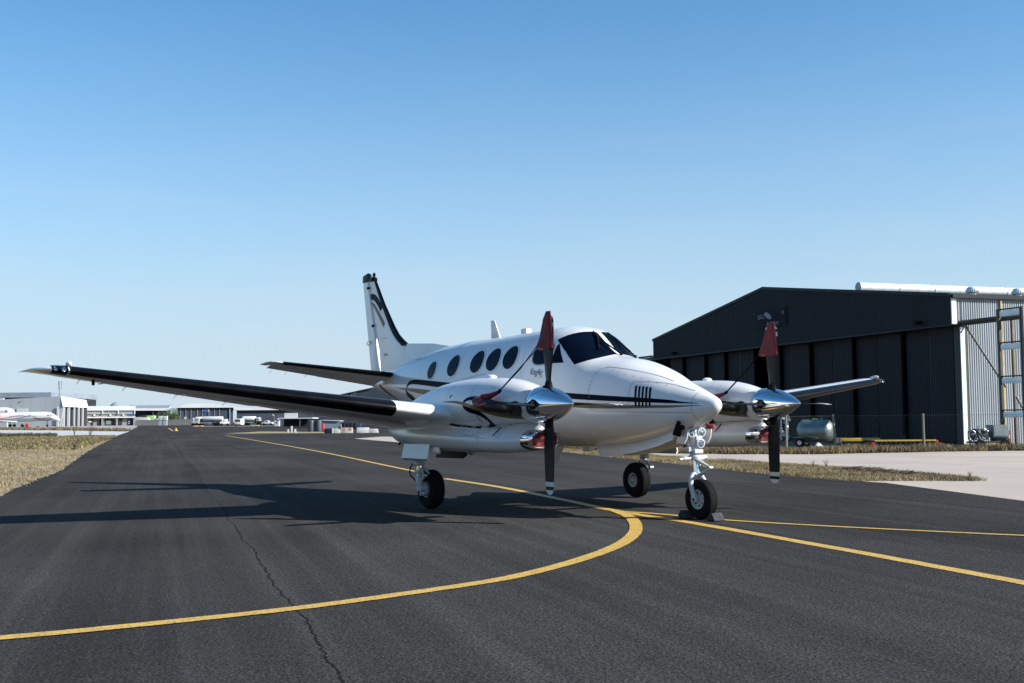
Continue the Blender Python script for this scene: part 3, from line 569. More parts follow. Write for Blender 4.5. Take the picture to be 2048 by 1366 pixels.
# --- fin: sections in z
FIN = [(-8.10, 0, 2.30, 1.52, .10, 0), (-8.30, 0, 2.76, 1.40, .10, 0), (-8.56, 0, 2.88, 1.20, .10, 0), (-8.76, 0, 3.0, 1.06, .10, 0), (-8.95, 0, 3.17, .95, .10, 0), (-9.40, 0, 3.66, .68, .10, 0), (-9.82, 0, 4.20, .40, .10, 0)]
zz = [2.30, 2.76, 2.82, 2.88, 2.94, 3.0, 3.08, 3.17, 3.4, 3.66, 3.9, 4.20]
fin = surf(FIN, zz, ax=2, u1=.97, n=16).build('tail_fin', M['paint'], AC, smooth=50)
surf(FIN, [z for z in zz if z > 2.7], ax=2, u1=.17, off=.006, n=10, open_=True).build('fin_boot', M['boot'], fin, smooth=60)
MB().loft([[(-6.55, -.012, 2.64), (-6.55, .012, 2.64), (-6.50, .012, 2.60), (-6.50, -.012, 2.60)], [(-7.3, -.02, 2.735), (-7.3, .02, 2.735), (-7.3, .05, 2.45), (-7.3, -.05, 2.45)], [(-8.12, -.03, 2.785), (-8.12, .03, 2.785), (-8.12, .07, 2.35), (-8.12, -.07, 2.35)], [(-8.6, -.03, 2.80), (-8.6, .03, 2.80), (-8.6, .07, 2.3), (-8.6, -.07, 2.3)]]).build('dorsal_fin', M['paint'], fin, smooth=60)
RUD = [(-9.63, 0, 2.12, .40, .12, 0), (-9.62, 0, 2.30, .42, .12, 0), (-9.96, 0, 3.5, .33, .12, 0), (-10.16, 0, 4.18, .27, .12, 0)]
def rudring(z, k=1.0):
    x, y, z_, c, t, i = lerp_sec(RUD, z, 2); return [(x-c*u, v, z) for a, (u, v) in enumerate([(0, -.038*k), (-.05, -.02*k), (-.07, 0), (-.05, .02*k), (0, .038*k), (.5, .02*k), (1, .004), (1, -.004), (.5, -.02*k)])]
rud = MB().loft([rudring(z) for z in (2.12, 2.3, 2.7, 3.1, 3.5, 3.9, 4.18)]).build('rudder', M['paint'], fin, smooth=50)
MB().prism([(-10.02, 4.19), (-10.44, 4.19), (-10.42, 4.33), (-10.17, 4.37), (-10.07, 4.33)], 'y', -.02, .02).build('rudder_horn', M['boot'], rud, bevel=.008)
MB().lathe([(0, .05), (.07, .05), (.10, .02), (.11, .032), (.15, .03), (.18, .004)], (-9.93, 0, 4.18), (.18, 0, 1), 14).build('fin_beacon', M['black'], fin)
MB().span(-10.07, -9.80, -.028, .028, 4.17, 4.245).build('fin_cap', M['boot'], fin, bevel=.012)
for z in (4.05, 3.25): S = lerp_sec(RUD, z, 2); MB().box((S[0]-.01, 0, z), (.06, .10, .05)).build('rudder_hinge', M['black'], rud)
m = MB().tube([(-9.90, -.05, 2.93), (-10.02, -.09, 2.93), (-10.08, -.09, 2.89), (-10.0, -.09, 2.85), (-9.92, -.05, 2.91)], .008, 6); m.build('rudder_gust_lock', M['steel'], rud)
FBV = MB(); FBV.loft([sec_ring(lerp_sec(FIN, z, 2), u1=.97, n=16, vert=True) for z in zz]); FBV = BVHTree.FromPolygons([Vector(v) for v in FBV.v], FBV.f)
for s, y0, dr in SIDES:
    m = MB().add(*ribbon([(-10.12, 3.83), (-9.98, 3.86), (-9.80, 3.81), (-9.62, 3.68), (-9.50, 3.55)], [.10, .12, .13, .12, .10], FBV, y0, dr, .004, 8, 3)).build('fin_navy_stripe', M['navy'], fin)
    m = MB().add(*ribbon([(-10.02, 3.74), (-9.86, 3.66), (-9.66, 3.50), (-9.44, 3.30), (-9.36, 3.22)], [.02, .07, .09, .10, .10], FBV, y0, dr, .004, 8, 3)).build('fin_gold_stripe', M['gold'], fin)
    m = MB()
    for pts in ([(-8.14, 2.75), (-8.16, 2.42)], [(-9.78, 2.96), (-9.2, 2.97)]): m.add(*ribbon(pts, .007, FBV, y0, dr, .003, 8, 1))
    m.build('fin_seams', M['seam'], fin, smooth=0)
    lettering('fin_lettering', 'Oxford', .085, (-9.42 if s < 0 else -9.18), 2.61, M['reddark'], FBV, y0, dr, fin, xs_=.9)

# --- nacelles (centre y = +-1.95): two merged lobes, cowl above and chin intake below
def ell(dy, dz, a, b, n): return (abs(dy/a)**n+abs(dz/b)**n)**(1/n)-1
#      x      ztop  zbotA  wA    zcB   hB    wB   star
NS = [(-.80, 1.715, 1.305, .222, 1.055, .135, .20), (-.97, 1.775, 1.285, .27, 1.05, .145, .215), (-1.2, 1.83, 1.265, .325, 1.045, .16, .24), (-1.51, 1.872, 1.24, .375, 1.04, .17, .27),
      (-2.16, 1.895, 1.18, .415, 1.05, .185, .32), (-2.87, 1.865, 1.15, .43, 1.07, .205, .36), (-3.48, 1.76, 1.15, .42, 1.08, .205, .37), (-3.95, 1.63, 1.13, .39, 1.10, .20, .33),
      (-4.46, 1.48, 1.13, .31, 1.13, .19, .26), (-4.85, 1.37, 1.15, .20, 1.18, .15, .17), (-5.10, 1.30, 1.20, .08, 1.23, .07, .07)]
NX = -np.array([s[0] for s in NS])
def nac_ring(x, yc, n=64):
    zt, zbA, wA, zB, hB, wB = [float(pchip(NX, [s[k] for s in NS], np.array(-x))) for k in range(1, 7)]
    zA = (zt+zbA)/2; hA = (zt-zbA)/2; c = (zA+zB)/2-.02; sm = .18; ring = []
    for k in range(n):
        a = 2*PI*k/n; cy, cz = math.cos(a), math.sin(a); lo, hi = 0.0, 1.2
        for _ in range(26):
            r_ = (lo+hi)/2; y, z = r_*cy, c+r_*cz
            A = ell(y, z-zA, wA, hA, 2.15); B = ell(y, z-zB, wB, hB, 2.3); h = max(sm-abs(A-B), 0)/sm; v = min(A, B)-h*h*sm*.25
            if v < 0: lo = r_
            else: hi = r_
        ring.append((x, yc+lo*cy, c+lo*cz))
    return ring
nxs = [-.80, -.83, -.87, -.92, -.97, -1.02, -1.1, -1.2, -1.32, -1.45, -1.6, -1.8, -2.0, -2.2, -2.5, -2.8, -3.1, -3.4, -3.7, -4.0, -4.3, -4.6, -4.85, -5.0, -5.10]
def blade_rings(r_list):
    rings = []
    for r_ in r_list:
        c = np.interp(r_, [.2, .3, .5, .75, .95, 1.06, 1.10, 1.125, 1.138, 1.143], [.13, .165, .21, .235, .23, .22, .20, .15, .09, .04]); t = np.interp(r_, [.2, .3, .6, 1.14], [.085, .045, .024, .008])
        th = R(np.interp(r_, [.2, .75, 1.143], [106, 88, 82])); ring = []
        for k in range(14):
            a = 2*PI*k/14; u = math.cos(a)*c/2; v = math.sin(a)*t/2*(1 if math.sin(a) > 0 else .5); ring.append((u*math.sin(th)+v*math.cos(th), u*math.cos(th)-v*math.sin(th), r_))
        rings.append(ring)
    return rings
NAC = {}
for s in (-1, 1):
    yc = s*1.95; nm = MB().loft([nac_ring(x, yc) for x in nxs]); nac = nm.build('engine_nacelle', M['paint'], AC, smooth=60); NB = BVHTree.FromPolygons([Vector(v) for v in nm.v], nm.f)
    NAC[s] = NB
    # chrome intake lip and dark throat
    prof = []; m = MB(); rings = []
    for x, a, b in ((-.93, .215, .137), (-.83, .232, .139), (-.72, .235, .137), (-.675, .228, .130), (-.655, .216, .120), (-.665, .203, .109), (-.70, .195, .103), (-.84, .18, .098)):
        rings.append([(x+.05*math.sin(t), yc+a*math.copysign(abs(math.cos(t))**.85, math.cos(t)), 1.055+b*math.copysign(abs(math.sin(t))**.85, math.sin(t))) for t in [2*PI*k/40 for k in range(40)]])
    m.loft(rings, 0, False); lip = m.build('intake_lip', M['chrome'], nac, smooth=70)
    MB().loft([[(-.85, yc+.16*math.cos(2*PI*k/24), 1.055+.10*math.sin(2*PI*k/24)) for k in range(24)], [(-.88, yc+.16*math.cos(2*PI*k/24), 1.055+.10*math.sin(2*PI*k/24)) for k in range(24)]]).build('intake_throat', M['black'], nac)
    # exhaust stubs on both flanks with their collars
    for q in (-1, 1):
        base = Vector((-.98, yc+q*.20, 1.46))
        m = MB().lathe([(-.02, .105), (.10, .10), (.125, .09)], base, (.35, q, -.12), 24, caps=True); cl = m.build('exhaust_collar', M['soot'], nac)
        path = spline([base+Vector((0, q*.05, 0)), base+Vector((-.04, q*.20, .01)), base+Vector((-.16, q*.28, .03)), base+Vector((-.33, q*.30, .055)), base+Vector((-.47, q*.30, .075))], 5)
        MB().tube([tuple(p) for p in path], [.066+.010*math.sin(i*.15) for i in range(len(path))], 18).build('exhaust_stub', M['soot'], nac, smooth=60)
    # stripes on both flanks of each nacelle
    for q in (-1, 1):
        y0 = yc+q*.9; dr = -q; m = MB()
        m.add(*ribbon([(-2.02, 1.50), (-2.05, 1.555), (-1.93, 1.60), (-1.70, 1.60), (-1.35, 1.535), (-1.1, 1.475), (-.92, 1.44)], [.01, .03, .045, .06, .072, .075, .07], NB, y0, dr, .003))
        m.add(*ribbon([(-2.05, 1.565), (-2.04, 1.50), (-1.93, 1.455), (-1.76, 1.42), (-1.64, 1.36), (-1.62, 1.30), (-1.70, 1.245), (-1.90, 1.215), (-2.2, 1.225), (-2.55, 1.255), (-2.9, 1.30)], [.015, .055, .075, .08, .07, .055, .035, .03, .035, .035, .02], NB, y0, dr, .004))
        m.build('navy_stripe', M['navy'], nac)
        MB().add(*ribbon([(-2.62, 1.57), (-2.3, 1.565), (-2.02, 1.53), (-1.7, 1.46), (-1.3, 1.385), (-.92, 1.345)], [.006, .03, .045, .055, .06, .055], NB, y0, dr, .0045)).build('gold_stripe', M['gold'], nac)
        m = MB()
        for pts in ([(-1.86, 1.84), (-1.90, 1.6), (-1.9, 1.2), (-1.88, 1.0)], [(-1.42, 1.86), (-1.40, 1.5), (-1.38, 1.23), (-1.9, 1.215)], [(-2.5, 1.8), (-2.52, 1.6)], [(-2.25, 1.48), (-2.27, 1.15), (-2.2, 1.11), (-2.0, 1.11), (-1.95, 1.15), (-1.95, 1.44)]):
            m.add(*ribbon(pts, .005, NB, y0, dr, .003, 6, 1))
        m.build('nacelle_seams', M['seam'], nac, smooth=0)
        m = MB(); m.add(*ribbon([(-1.56, 1.21), (-1.53, 1.10)], [.03, .018], NB, y0, dr, .006, 6, 2)).add(*ribbon([(-1.80, 1.38), (-1.80, 1.28)], .012, NB, y0, dr, .006, 4, 1)).add(*ribbon([(-1.66, 1.37), (-1.66, 1.29)], .012, NB, y0, dr, .006, 4, 1)).add(*ribbon([(-2.43, 1.625), (-2.40, 1.665)], .02, NB, y0, dr, .006, 4, 1))
        m.build('vent_slots', M['black'], nac)
    MB().lathe([(0, .075), (.03, .07), (.05, .03)], (-1.98, yc, 1.885), (0, 0, 1), 20).build('oil_filler_scoop', M['paint'], nac)
    MB().lathe([(-.03, .06), (0, .055), (.04, .04), (.055, .01)], (-2.42, yc-.08, .885), (0, 0, -1), 16).build('belly_drain', M['steel'], nac)
    MB().tube([(-4.70, yc, 1.03), (-4.84, yc, .94)], .018, 8).build('drain_pipe', M['black'], nac)
    # propeller: hub > spinner, four blades (feathered)
    hubx = -.5785; z0 = 1.507
    m = MB()
    for k in range(4):
        a = k*PI/2; dv = Vector((0, math.sin(a), math.cos(a))); m.lathe([(.10, .05), (.20, .055), (.26, .048), (.30, .035)], (hubx, yc, z0), dv, 18)
    prop = m.build('propeller', M['black'], AC)
    sp = [(-.215, .212), (-.208, .224), (-.17, .229), (-.12, .230), (-.04, .227), (.04, .220), (.13, .200), (.22, .172), (.31, .136), (.40, .094), (.46, .062), (.50, .036), (.525, .018), (.535, .003)]
    spn = MB().lathe([(t, r_) for t, r_ in sp], (hubx, yc, z0), (1, 0, 0), 64).build('spinner', M['chrome'], prop, smooth=70)
    m = MB()
    for k in range(4):
        a = k*PI/2; m.lathe([(.198, .062), (.238, .064), (.242, .05)], (hubx-.02, yc, z0), (0, math.sin(a), math.cos(a)), 20)
    m.build('blade_socket', M['black'], prop)
    rl = [.18, .24, .30, .38, .48, .6, .72, .84, .93, .978, .98, 1.037, 1.039, 1.081, 1.083, 1.10, 1.115, 1.125, 1.133, 1.139, 1.143]
    for k in range(4):
        a = k*PI/2; m = MB().loft(blade_rings(rl))
        mi = []
        for i in range(len(rl)-1):
            rm = (rl[i]+rl[i+1])/2; mi += [1 if (.979 < rm < 1.038 or rm > 1.082) else 0]*14
        m.m = mi+[0, 1]
        bl = m.build('propeller_blade', [M['blade'], M['white']], prop, smooth=50)
        bl.matrix_local = Matrix.Translation((hubx, yc, z0)) @ Matrix.Rotation(-a, 4, 'X')
        m = MB()
        for q in (-1, 1): m.lathe([(0, .024), (.004, .024), (.004, .019), (0, .019)], (.01, q*.0135, .69), (0, q, 0), 18, caps=False)
        m.v = [(x, y, .69+(z-.69)*1.5) for x, y, z in m.v]; m.build('badge_ring', M['steel'], prop).matrix_local = bl.matrix_local.copy()

# --- landing gear
def wheel(x, y, r_, wd, parent, hub_r, s):
    m = MB().lathe([(-wd*.36, hub_r*.96), (-wd*.44, hub_r*1.05), (-wd*.50, r_*.78), (-wd*.47, r_*.90), (-wd*.36, r_*.965), (-wd*.25, r_*.992), (-wd*.20, r_*.985), (-wd*.19, r_*.997), (-wd*.02, r_), (0, r_*.99), (wd*.02, r_), (wd*.19, r_*.997), (wd*.20, r_*.985), (wd*.25, r_*.992), (wd*.36, r_*.965), (wd*.47, r_*.90), (wd*.50, r_*.78), (wd*.44, hub_r*1.05), (wd*.36, hub_r*.96)], (x, y, r_), (0, 1, 0), 48, caps=False)
    m.build('tyre', M['tyre'], parent, smooth=50)
    m = MB()
    for q in (-1, 1):
        m.lathe([(wd*.40, hub_r*1.06), (wd*.44, hub_r*1.05), (wd*.43, hub_r*.97), (wd*.33, hub_r*.9), (wd*.25, hub_r*.86), (wd*.22, hub_r*.55), (wd*.27, hub_r*.42), (wd*.36, hub_r*.36), (wd*.38, hub_r*.2), (wd*.36, 0.001)], (x, y, r_), (0, q, 0), 36, caps=False)
    rim = m.build('wheel_rim', M['gear'], parent, smooth=40)
    m = MB()
    for q in (-1, 1):
        for k in range(7):
            a = 2*PI*k/7+.2; m.lathe([(0, .016), (.006, .014)], (x+hub_r*.7*math.cos(a), y+q*wd*.222, r_+hub_r*.7*math.sin(a)), (0, q, 0), 10)
    m.build('rim_holes', M['black'], parent)
# nose gear
ng = MB()
ng.tube([(-.10, 0, 1.22), (-.07, 0, 1.05), (-.055, 0, .80)], [.075, .068, .06], 18).tube([(-.16, -.07, 1.16), (-.10, -.05, .95), (-.055, -.03, .84)], .03, 10).tube([(-.16, .07, 1.16), (-.10, .05, .95), (-.055, .03, .84)], .03, 10)
ng.lathe([(-.03, .07), (-.025, .085), (.02, .085), (.03, .07)], (-.055, 0, .80), (0, 0, 1), 20)
ng.box((-.09, -.03, .90), (.10, .16, .07)).box((-.03, .03, 1.02), (.08, .10, .12)).box((.01, 0, .88), (.05, .14, .05))
nose = ng.build('nose_gear', M['gear'], AC, bevel=.006)
MB().tube([(-.055, 0, .81), (-.03, 0, .58)], .042, 18).build('oleo_piston', M['chrome'], nose)
MB().tube([(-.05, -.20, .785), (-.06, .20, .80)], .026, 10).tube([(-.05, -.20, .785), (-.05, -.27, .78)], .016, 8).box((-.05, .05, .795), (.10, .14, .05)).build('steering_bar', M['gear'], nose, bevel=.004)
m = MB().tube([(-.02, -.02, .77), (.25, 0, .675)], [.022, .014], 8).tube([(-.02, .03, .77), (.25, 0, .675)], [.018, .014], 8).tube([(.25, 0, .675), (.02, -.02, .565)], [.014, .02], 8).tube([(.25, 0, .675), (.02, .03, .565)], [.014, .018], 8).tube([(.25, -.03, .675), (.25, .03, .675)], .018, 10).tube([(.0, -.05, .56), (.0, .05, .56)], .028, 10)
m.build('torque_link', M['gear'], nose)
m = MB()
for q in (-1, 1): m.tube(spline([(-.03, 0, .60), (-.03, q*.06, .575), (-.02, q*.105, .52), (.0, q*.115, .42), (.035, q*.115, .32), (.06, q*.11, .262)], 5), [.030]*11+[.036-.0007*i for i in range(15)], 14); m.lathe([(0, .04), (.02, .038), (.03, .02)], (.06, q*.105, .26), (0, q, 0), 16)
m.build('wheel_fork', M['gear'], nose, smooth=60)
m = MB()
for q in (-1, 1): m.lathe([(0, .018), (.004, .016)], (.06, q*.136, .26), (0, q, 0), 12)
m.build('axle_end', M['black'], nose)
wheel(.06, 0, .26, .165, nose, .122, 0)
for (x, y, z) in ((-.005, -.085, 1.125), (.0, .075, 1.13), (.02, .04, .985)):
    h = MB().lathe([(-.07, .025), (-.04, .05), (0, .062), (.012, .062), (.014, .054)], (x, y, z), (1, -.12, -.03), 24).build('landing_lamp', M['gear'], nose, smooth=50)
    MB().lathe([(.013, .053), (.020, .030), (.022, .002)], (x, y, z), (1, -.12, -.03), 24).build('lamp_lens', M['lens'], h)
m = MB().tube(spline([(-.10, -.09, 1.08), (-.14, -.10, .95), (-.10, -.08, .86)], 4), .008, 6).tube(spline([(-.09, .07, 1.0), (-.14, .1, .9), (-.06, .06, .76), (-.02, .04, .60)], 4), .007, 6); m.build('brake_hose', M['black'], nose)
# nose gear doors
for s in (-1, 1):
    pts_t = [(-2.02, .93), (-1.5, .965), (-1.0, 1.02), (-.6, 1.08), (-.25, 1.17)]; pts_b = [(-1.86, .775), (-1.5, .79), (-1.0, .855), (-.6, .93), (-.22, 1.03)]
    m = MB(); y = s*.17; rings = []
    for (a, b), (c, e) in zip(pts_t, pts_b): rings.append([(a, y-.008, b), (a, y+.008, b), (c, y+s*.05+.008, e), (c, y+s*.05-.008, e)])
    m.loft(rings); m.build('nose_gear_door', M['paint'], AC)
    MB().prism([(-.12, 1.17), (-.18, .98), (-.02, .98), (.04, 1.06), (.06, 1.17)], 'y', s*.20-.008, s*.20+.008).build('nose_door_front', M['paint'], AC)
# main gear
for s in (-1, 1):
    y = s*1.945; ys = y+s*.19
    m = MB().tube([(-3.80, ys, 1.0), (-3.80, ys, .66)], [.075, .07], 18).lathe([(-.02, .07), (0, .085), (.03, .085), (.04, .07)], (-3.80, ys, .66), (0, 0, 1), 18).tube([(-3.80, ys, .50), (-3.78, ys, .27)], [.055, .06], 14).box((-3.80, ys, .55), (.13, .10, .07))
    m.tube([(-3.78, ys+s*.02, .29), (-3.78, y-s*.10, .29)], .035, 12); gear = m.build('main_gear', M['gear'], AC, bevel=.004)
    MB().tube([(-3.80, ys, .70), (-3.80, ys, .50)], .042, 16).build('oleo_piston', M['chrome'], gear)
    MB().tube([(-3.80, ys, .62), (-3.62, ys, .50)], [.024, .015], 8).tube([(-3.62, ys, .50), (-3.80, ys, .36)], [.015, .024], 8).tube([(-3.62, ys-.035, .5), (-3.62, ys+.035, .5)], .02, 8).build('torque_link', M['gear'], gear)
    m = MB().lathe([(0, .10), (.03, .105), (.05, .09)], (-3.78, y+s*.09, .29), (0, s, 0), 20)
    for a in (0.3, 1.6, 2.9, 4.2, 5.4): m.lathe([(0, .034), (.05, .034), (.055, .02)], (-3.78+.075*math.cos(a), y+s*.11, .29+.075*math.sin(a)), (0, s, 0), 12)
    m.build('brake_caliper', M['gear'], gear)
    MB().tube(spline([(-3.92, ys+s*.03, .68), (-3.99, ys+s*.05, .60), (-3.99, ys+s*.05, .50), (-3.90, ys+s*.03, .44), (-3.80, ys+s*.02, .33)], 5), .010, 6).build('brake_hose', M['black'], gear)
    MB().tube([(-3.55, ys, .98), (-3.83, ys, .72)], .028, 10).tube([(-3.80, ys-s*.05, .64), (-3.66, ys-s*.1, .52)], .02, 8).build('drag_brace', M['gear'], gear)
    wheel(-3.78, y, .29, .20, gear, .115, s)
    m = MB(); rings = []
    for x in (-3.98, -3.76, -3.46, -3.17): rings.append([(x, y+s*.33, .97), (x, y+s*.345, .97), (x, y+s*.395, .76), (x+.02, y+s*.35, .725), (x+.02, y+s*.335, .73), (x, y+s*.375, .765)])
    m.loft(rings).build('outer_gear_door', M['paint'], AC)
    m = MB().prism([(-4.05, .93), (-4.05, .87), (-3.83, .86), (-3.83, .81), (-3.97, .80), (-3.97, .745), (-3.15, .755), (-3.05, .80), (-3.01, .93)], 'y', y-s*.20-.01, y-s*.20+.01); m.build('inner_gear_door', M['charcoal'], AC)
    m = MB().span(-3.2, -2.95, y+s*.30, y+s*.315, .86, .93); m.build('gear_door_link', M['paint'], AC)

# ================================================================== things put on the parked aircraft
lab = {-1: ('red blade sock tied by twin cords to the exhaust of the near propeller', 'red air intake plug in the chrome chin intake of the near engine', 'dark red pitot cover on the near side of the nose'),
       1: ('red blade sock tied by cord to the exhaust of the far propeller beside the hangar', 'red air intake plug in the chrome chin intake of the far engine', 'faded red pitot cover hanging beyond the nose wheel leg')}
for s in (-1, 1):
    yc = s*1.95; hubx, z0 = -.5785, 1.507
    tie = thing('propeller_tie', lab[s][0], 'propeller cover', (hubx, yc, z0), 0, 'red propeller ties'); L = lambda x, y, z: (x-hubx, y-yc, z-z0)
    m = MB(); rings = []
    for (z, xf, xr, t) in ((2.222, .108, -.262, .036), (2.228, .112, -.27, .042), (2.27, .112, -.25, .040), (2.36, .108, -.205, .035), (2.46, .100, -.155, .030), (2.56, .088, -.105, .024), (2.64, .074, -.068, .018), (2.685, .064, -.046, .014), (2.692, .055, -.035, .010)):
        ring = []
        for k in range(24):
            a = 2*PI*k/24; cx = (xf+xr)/2; hx = (xf-xr)/2; fold = 1+.25*math.sin(3*a+z*4)+.12*math.sin(5*a-z*9); ring.append((cx+hx*math.cos(a), t*math.sin(a)*fold+.008*math.sin(z*14), z-z0+.02*math.sin(2*a)*(1 if z < 2.3 else .2)))
        rings.append(ring)
    m.loft(rings).build('blade_sock', M['red'], tie, smooth=60)
    q = -1; ex = (-1.46, yc+q*.50, 1.535); kn = (-1.10, yc+q*.40, 1.70)
    m = MB(); sockp = (hubx-.20, yc-.01, 2.26)
    for o_ in (-.018, .018): m.tube([L(sockp[0]+o_, sockp[1]-.01, sockp[2]+o_*2), L((sockp[0]+kn[0])/2+o_, (sockp[1]+kn[1])/2, (sockp[2]+kn[2])/2-.012), L(kn[0]+o_*.4, kn[1], kn[2])], .0065, 6)
    m.tube([L(*kn), L(kn[0]-.03, kn[1]-.01, kn[2]-.035)], .022, 8); m.build('tie_cord', M['black'], tie)
    m = MB()
    cs = [Vector(L(-1.60, yc+q*.505, 1.55)), Vector(L(-1.52, yc+q*.505, 1.545)), Vector(L(-1.42, yc+q*.502, 1.53)), Vector(L(-1.33, yc+q*.50, 1.515)), Vector(L(-1.28, yc+q*.50, 1.505))]
    rings = []
    for i, (c, r_) in enumerate(zip(cs, (.035, .074, .084, .084, .082))):
        rings.append([(c.x+.02*math.sin(3*a)*(i == 4)-.03*math.sin(a), c.y+r_*math.cos(a)*(1+.07*math.sin(5*a+i)), c.z+r_*math.sin(a)*(1+.08*math.sin(4*a+i*2))) for a in [2*PI*k/24 for k in range(24)]])
    m.loft(rings).tube([L(-1.40, yc+q*.49, 1.60), L(-1.28, yc+q*.45, 1.625), L(-1.16, yc+q*.41, 1.665), L(-1.12, yc+q*.40, 1.69)], [.055, .04, .024, .014], 10)
    m.build('exhaust_cover', M['red'], tie, smooth=60)
    # intake plug
    pl = MB(); rings = []
    for x, f in ((-.875, .9), (-.83, .96), (-.805, .90), (-.79, .6), (-.785, .1)):
        rings.append([(x+.06+.012*math.sin(5*t)*f+.03*math.sin(t), .186*f*math.cos(t), .099*f*math.sin(t)) for t in [2*PI*k/30 for k in range(30)]])
    pl.loft([[(p[0]+.83, p[1], p[2]) for p in r_] for r_ in rings]); o = pl.build('intake_plug', M['red'], None, smooth=60, loc=(-.83, yc, 1.055)); tag(o, lab[s][1], 'intake plug', 'red intake plugs')
    # pitot cover
    p0 = near((-.02, s*.36, 1.17), .0)
    m = MB().tube([(0, 0, 0), (-.01, s*.03, -.05), (.05, s*.035, -.075)], [.03, .026, .034], 10).tube([(.05, s*.035, -.07), (.12, s*.035, -.075)], [.036, .03], 10).prism([(-.02, -.03), (.10, -.05), (.05, -.20), (-.10, -.17)], 'y', s*.035-.006, s*.035+.006)
    o = m.build('pitot_cover', M['reddark'] if s > 0 else M['black'], None, loc=tuple(p0)); 
    tag(o, lab[s][2] if s > 0 else 'dark pitot cover with a loose flap on the near underside of the nose', 'pitot cover', 'pitot covers under the nose')
# wheel chocks
M['chock'] = mat('dusty_chock_rubber', (.018, .019, .02), .8, c2=(.05, .052, .055), vscale=9, spec=.2)
for x0, sgn, lb in ((-.215, 1, 'dark rubber chock wedged behind the nose wheel, left of the tyre'), (.335, -1, 'grey faced rubber chock in front of the nose wheel, right of the tyre')):
    m = MB().prism([(-.09*sgn, 0), (.10*sgn, 0), (.015*sgn, .085), (-.035*sgn, .095)], 'y', -.085, .085); o = m.build('wheel_chock', M['chock'], None, bevel=.006, loc=(x0, -.02, 0.008)); tag(o, lb, 'wheel chock', 'chocks at the nose wheel')

# ================================================================== the big shed on the right
H0 = np.array([-19.37, 31.40]); HX = np.array([-.97377, .22754]); HY = np.array([-.22754, -.97377]); HR = math.atan2(HX[1], HX[0])
def Hx(px, y=0.0):                   # distance along the front where a photo column falls
    v = ray(px, 780)[:2]; o = CAM[:2]-H0; A = np.array([[HX@v, 0], [HY@v, 0]]); t = (y-HY@o)/(HY@v); return float(HX@(o+v*t))
SH = thing('hangar', 'large dark corrugated shed with many sliding doors right of the aircraft', 'hangar', (H0[0], H0[1], 0), HR)
def corr(m, a0, a1, lo, hi, y, pitch=.12, dep=.03, axis='x', sgn=1):
    xs_ = []; x = a0; k = 0; prof = [(0, 0), (.34, 0), (.5, 1), (.84, 1)]
    while x < a1-1e-6:
        for f, h in prof:
            if x+f*pitch < a1: xs_.append((x+f*pitch, h))
        x += pitch
    xs_.append((a1, 0)); vs = []
    for xx, h in xs_:
        for z in (lo(xx) if callable(lo) else lo, hi(xx) if callable(hi) else hi):
            vs.append((xx, y+sgn*h*dep, z) if axis == 'x' else (y+sgn*h*dep, xx, z))
    return m.add(vs, [(2*i, 2*i+2, 2*i+3, 2*i+1) for i in range(len(xs_)-1)])
W_H, PK, EA, TP_, HD = 28.4, 14.74, 6.36, 8.27, 5.09
rake = lambda x: EA+(TP_-EA)*(x/PK if x < PK else (W_H-x)/(W_H-PK))
corr(MB(), 0, W_H, HD, lambda x: rake(x)-.02, .45, .14, .025).build('gable_cladding', M['charcoal'], SH, smooth=0)
m = MB()
for a, b in ((0, PK), (PK, W_H)):
    m.add([(a-(.05 if a == 0 else 0), .42, rake(a)-.10), (b+(.05 if b == W_H else 0), .42, rake(b)-.10), (b+(.05 if b == W_H else 0), .52, rake(b)-.10), (a-(.05 if a == 0 else 0), .52, rake(a)-.10)]+[(a-(.05 if a == 0 else 0), .42, rake(a)+.05), (b+(.05 if b == W_H else 0), .42, rake(b)+.05), (b+(.05 if b == W_H else 0), .52, rake(b)+.05), (a-(.05 if a == 0 else 0), .52, rake(a)+.05)], [(0, 1, 2, 3), (4, 5, 6, 7), (0, 1, 5, 4), (1, 2, 6, 5), (2, 3, 7, 6), (3, 0, 4, 7)])
m.span(0, W_H, .40, .50, HD-.05, HD+.03); m.build('gable_trim', M['charcoal2'], SH, smooth=0)
# roof sheets, rear and side walls
m = MB()
for a, b in ((-.12, PK), (PK, W_H+.12)):
    za, zb = rake(max(a, 0)), rake(min(b, W_H)); m.add([(a, .42, za), (b, .42, zb), (b, -40, zb), (a, -40, za), (a, .42, za-.05), (b, .42, zb-.05), (b, -40, zb-.05), (a, -40, za-.05)], [(0, 1, 2, 3), (4, 5, 6, 7), (0, 1, 5, 4), (2, 3, 7, 6)])
m.build('roof', M['charcoal'], SH, smooth=0)
corr(MB(), -40, -.02, .05, EA-.052, 0, .115, .04, 'y', -1).build('side_wall', M['galv'], SH, smooth=0)
m = MB(); corr(m, -.02, .44, HD, EA-.12, 0, .115, .04, 'y', -1); m.build('side_return', M['galv'], SH, smooth=0)
MB().span(W_H-.05, W_H, -40, .4, .0, EA-.052).span(0, W_H, -40.1, -40, 0, EA).add([(0, -40.05, EA), (W_H, -40.05, EA), (PK, -40.05, TP_)], [(0, 1, 2)]).build('rear_walls', M['charcoal'], SH, smooth=0)
MB().span(-.20, -.06, -40, .46, EA-.16, EA+.0).build('gutter', M['charcoal'], SH)
MB().span(-.085, -.06, .22, .47, HD+.02, EA-.18).span(-.085, -.06, .44, .47, HD+.02, EA-.18).build('corner_flashing', M['white'], SH)
MB().span(-.09, -.062, -.16, .06, .06, HD-.1).build('door_edge_flashing', M['vent'], SH)
MB().span(.2, W_H-.2, -.75, -.70, HD-.45, EA-.06).build('light_leak_panel', M['black'], SH)  # added black panel, blocks light leaking through the gaps above the door leaves
MB().span(.2, W_H-.2, -39, -1.2, .0, .05).build('shed_floor', M['black'], SH)
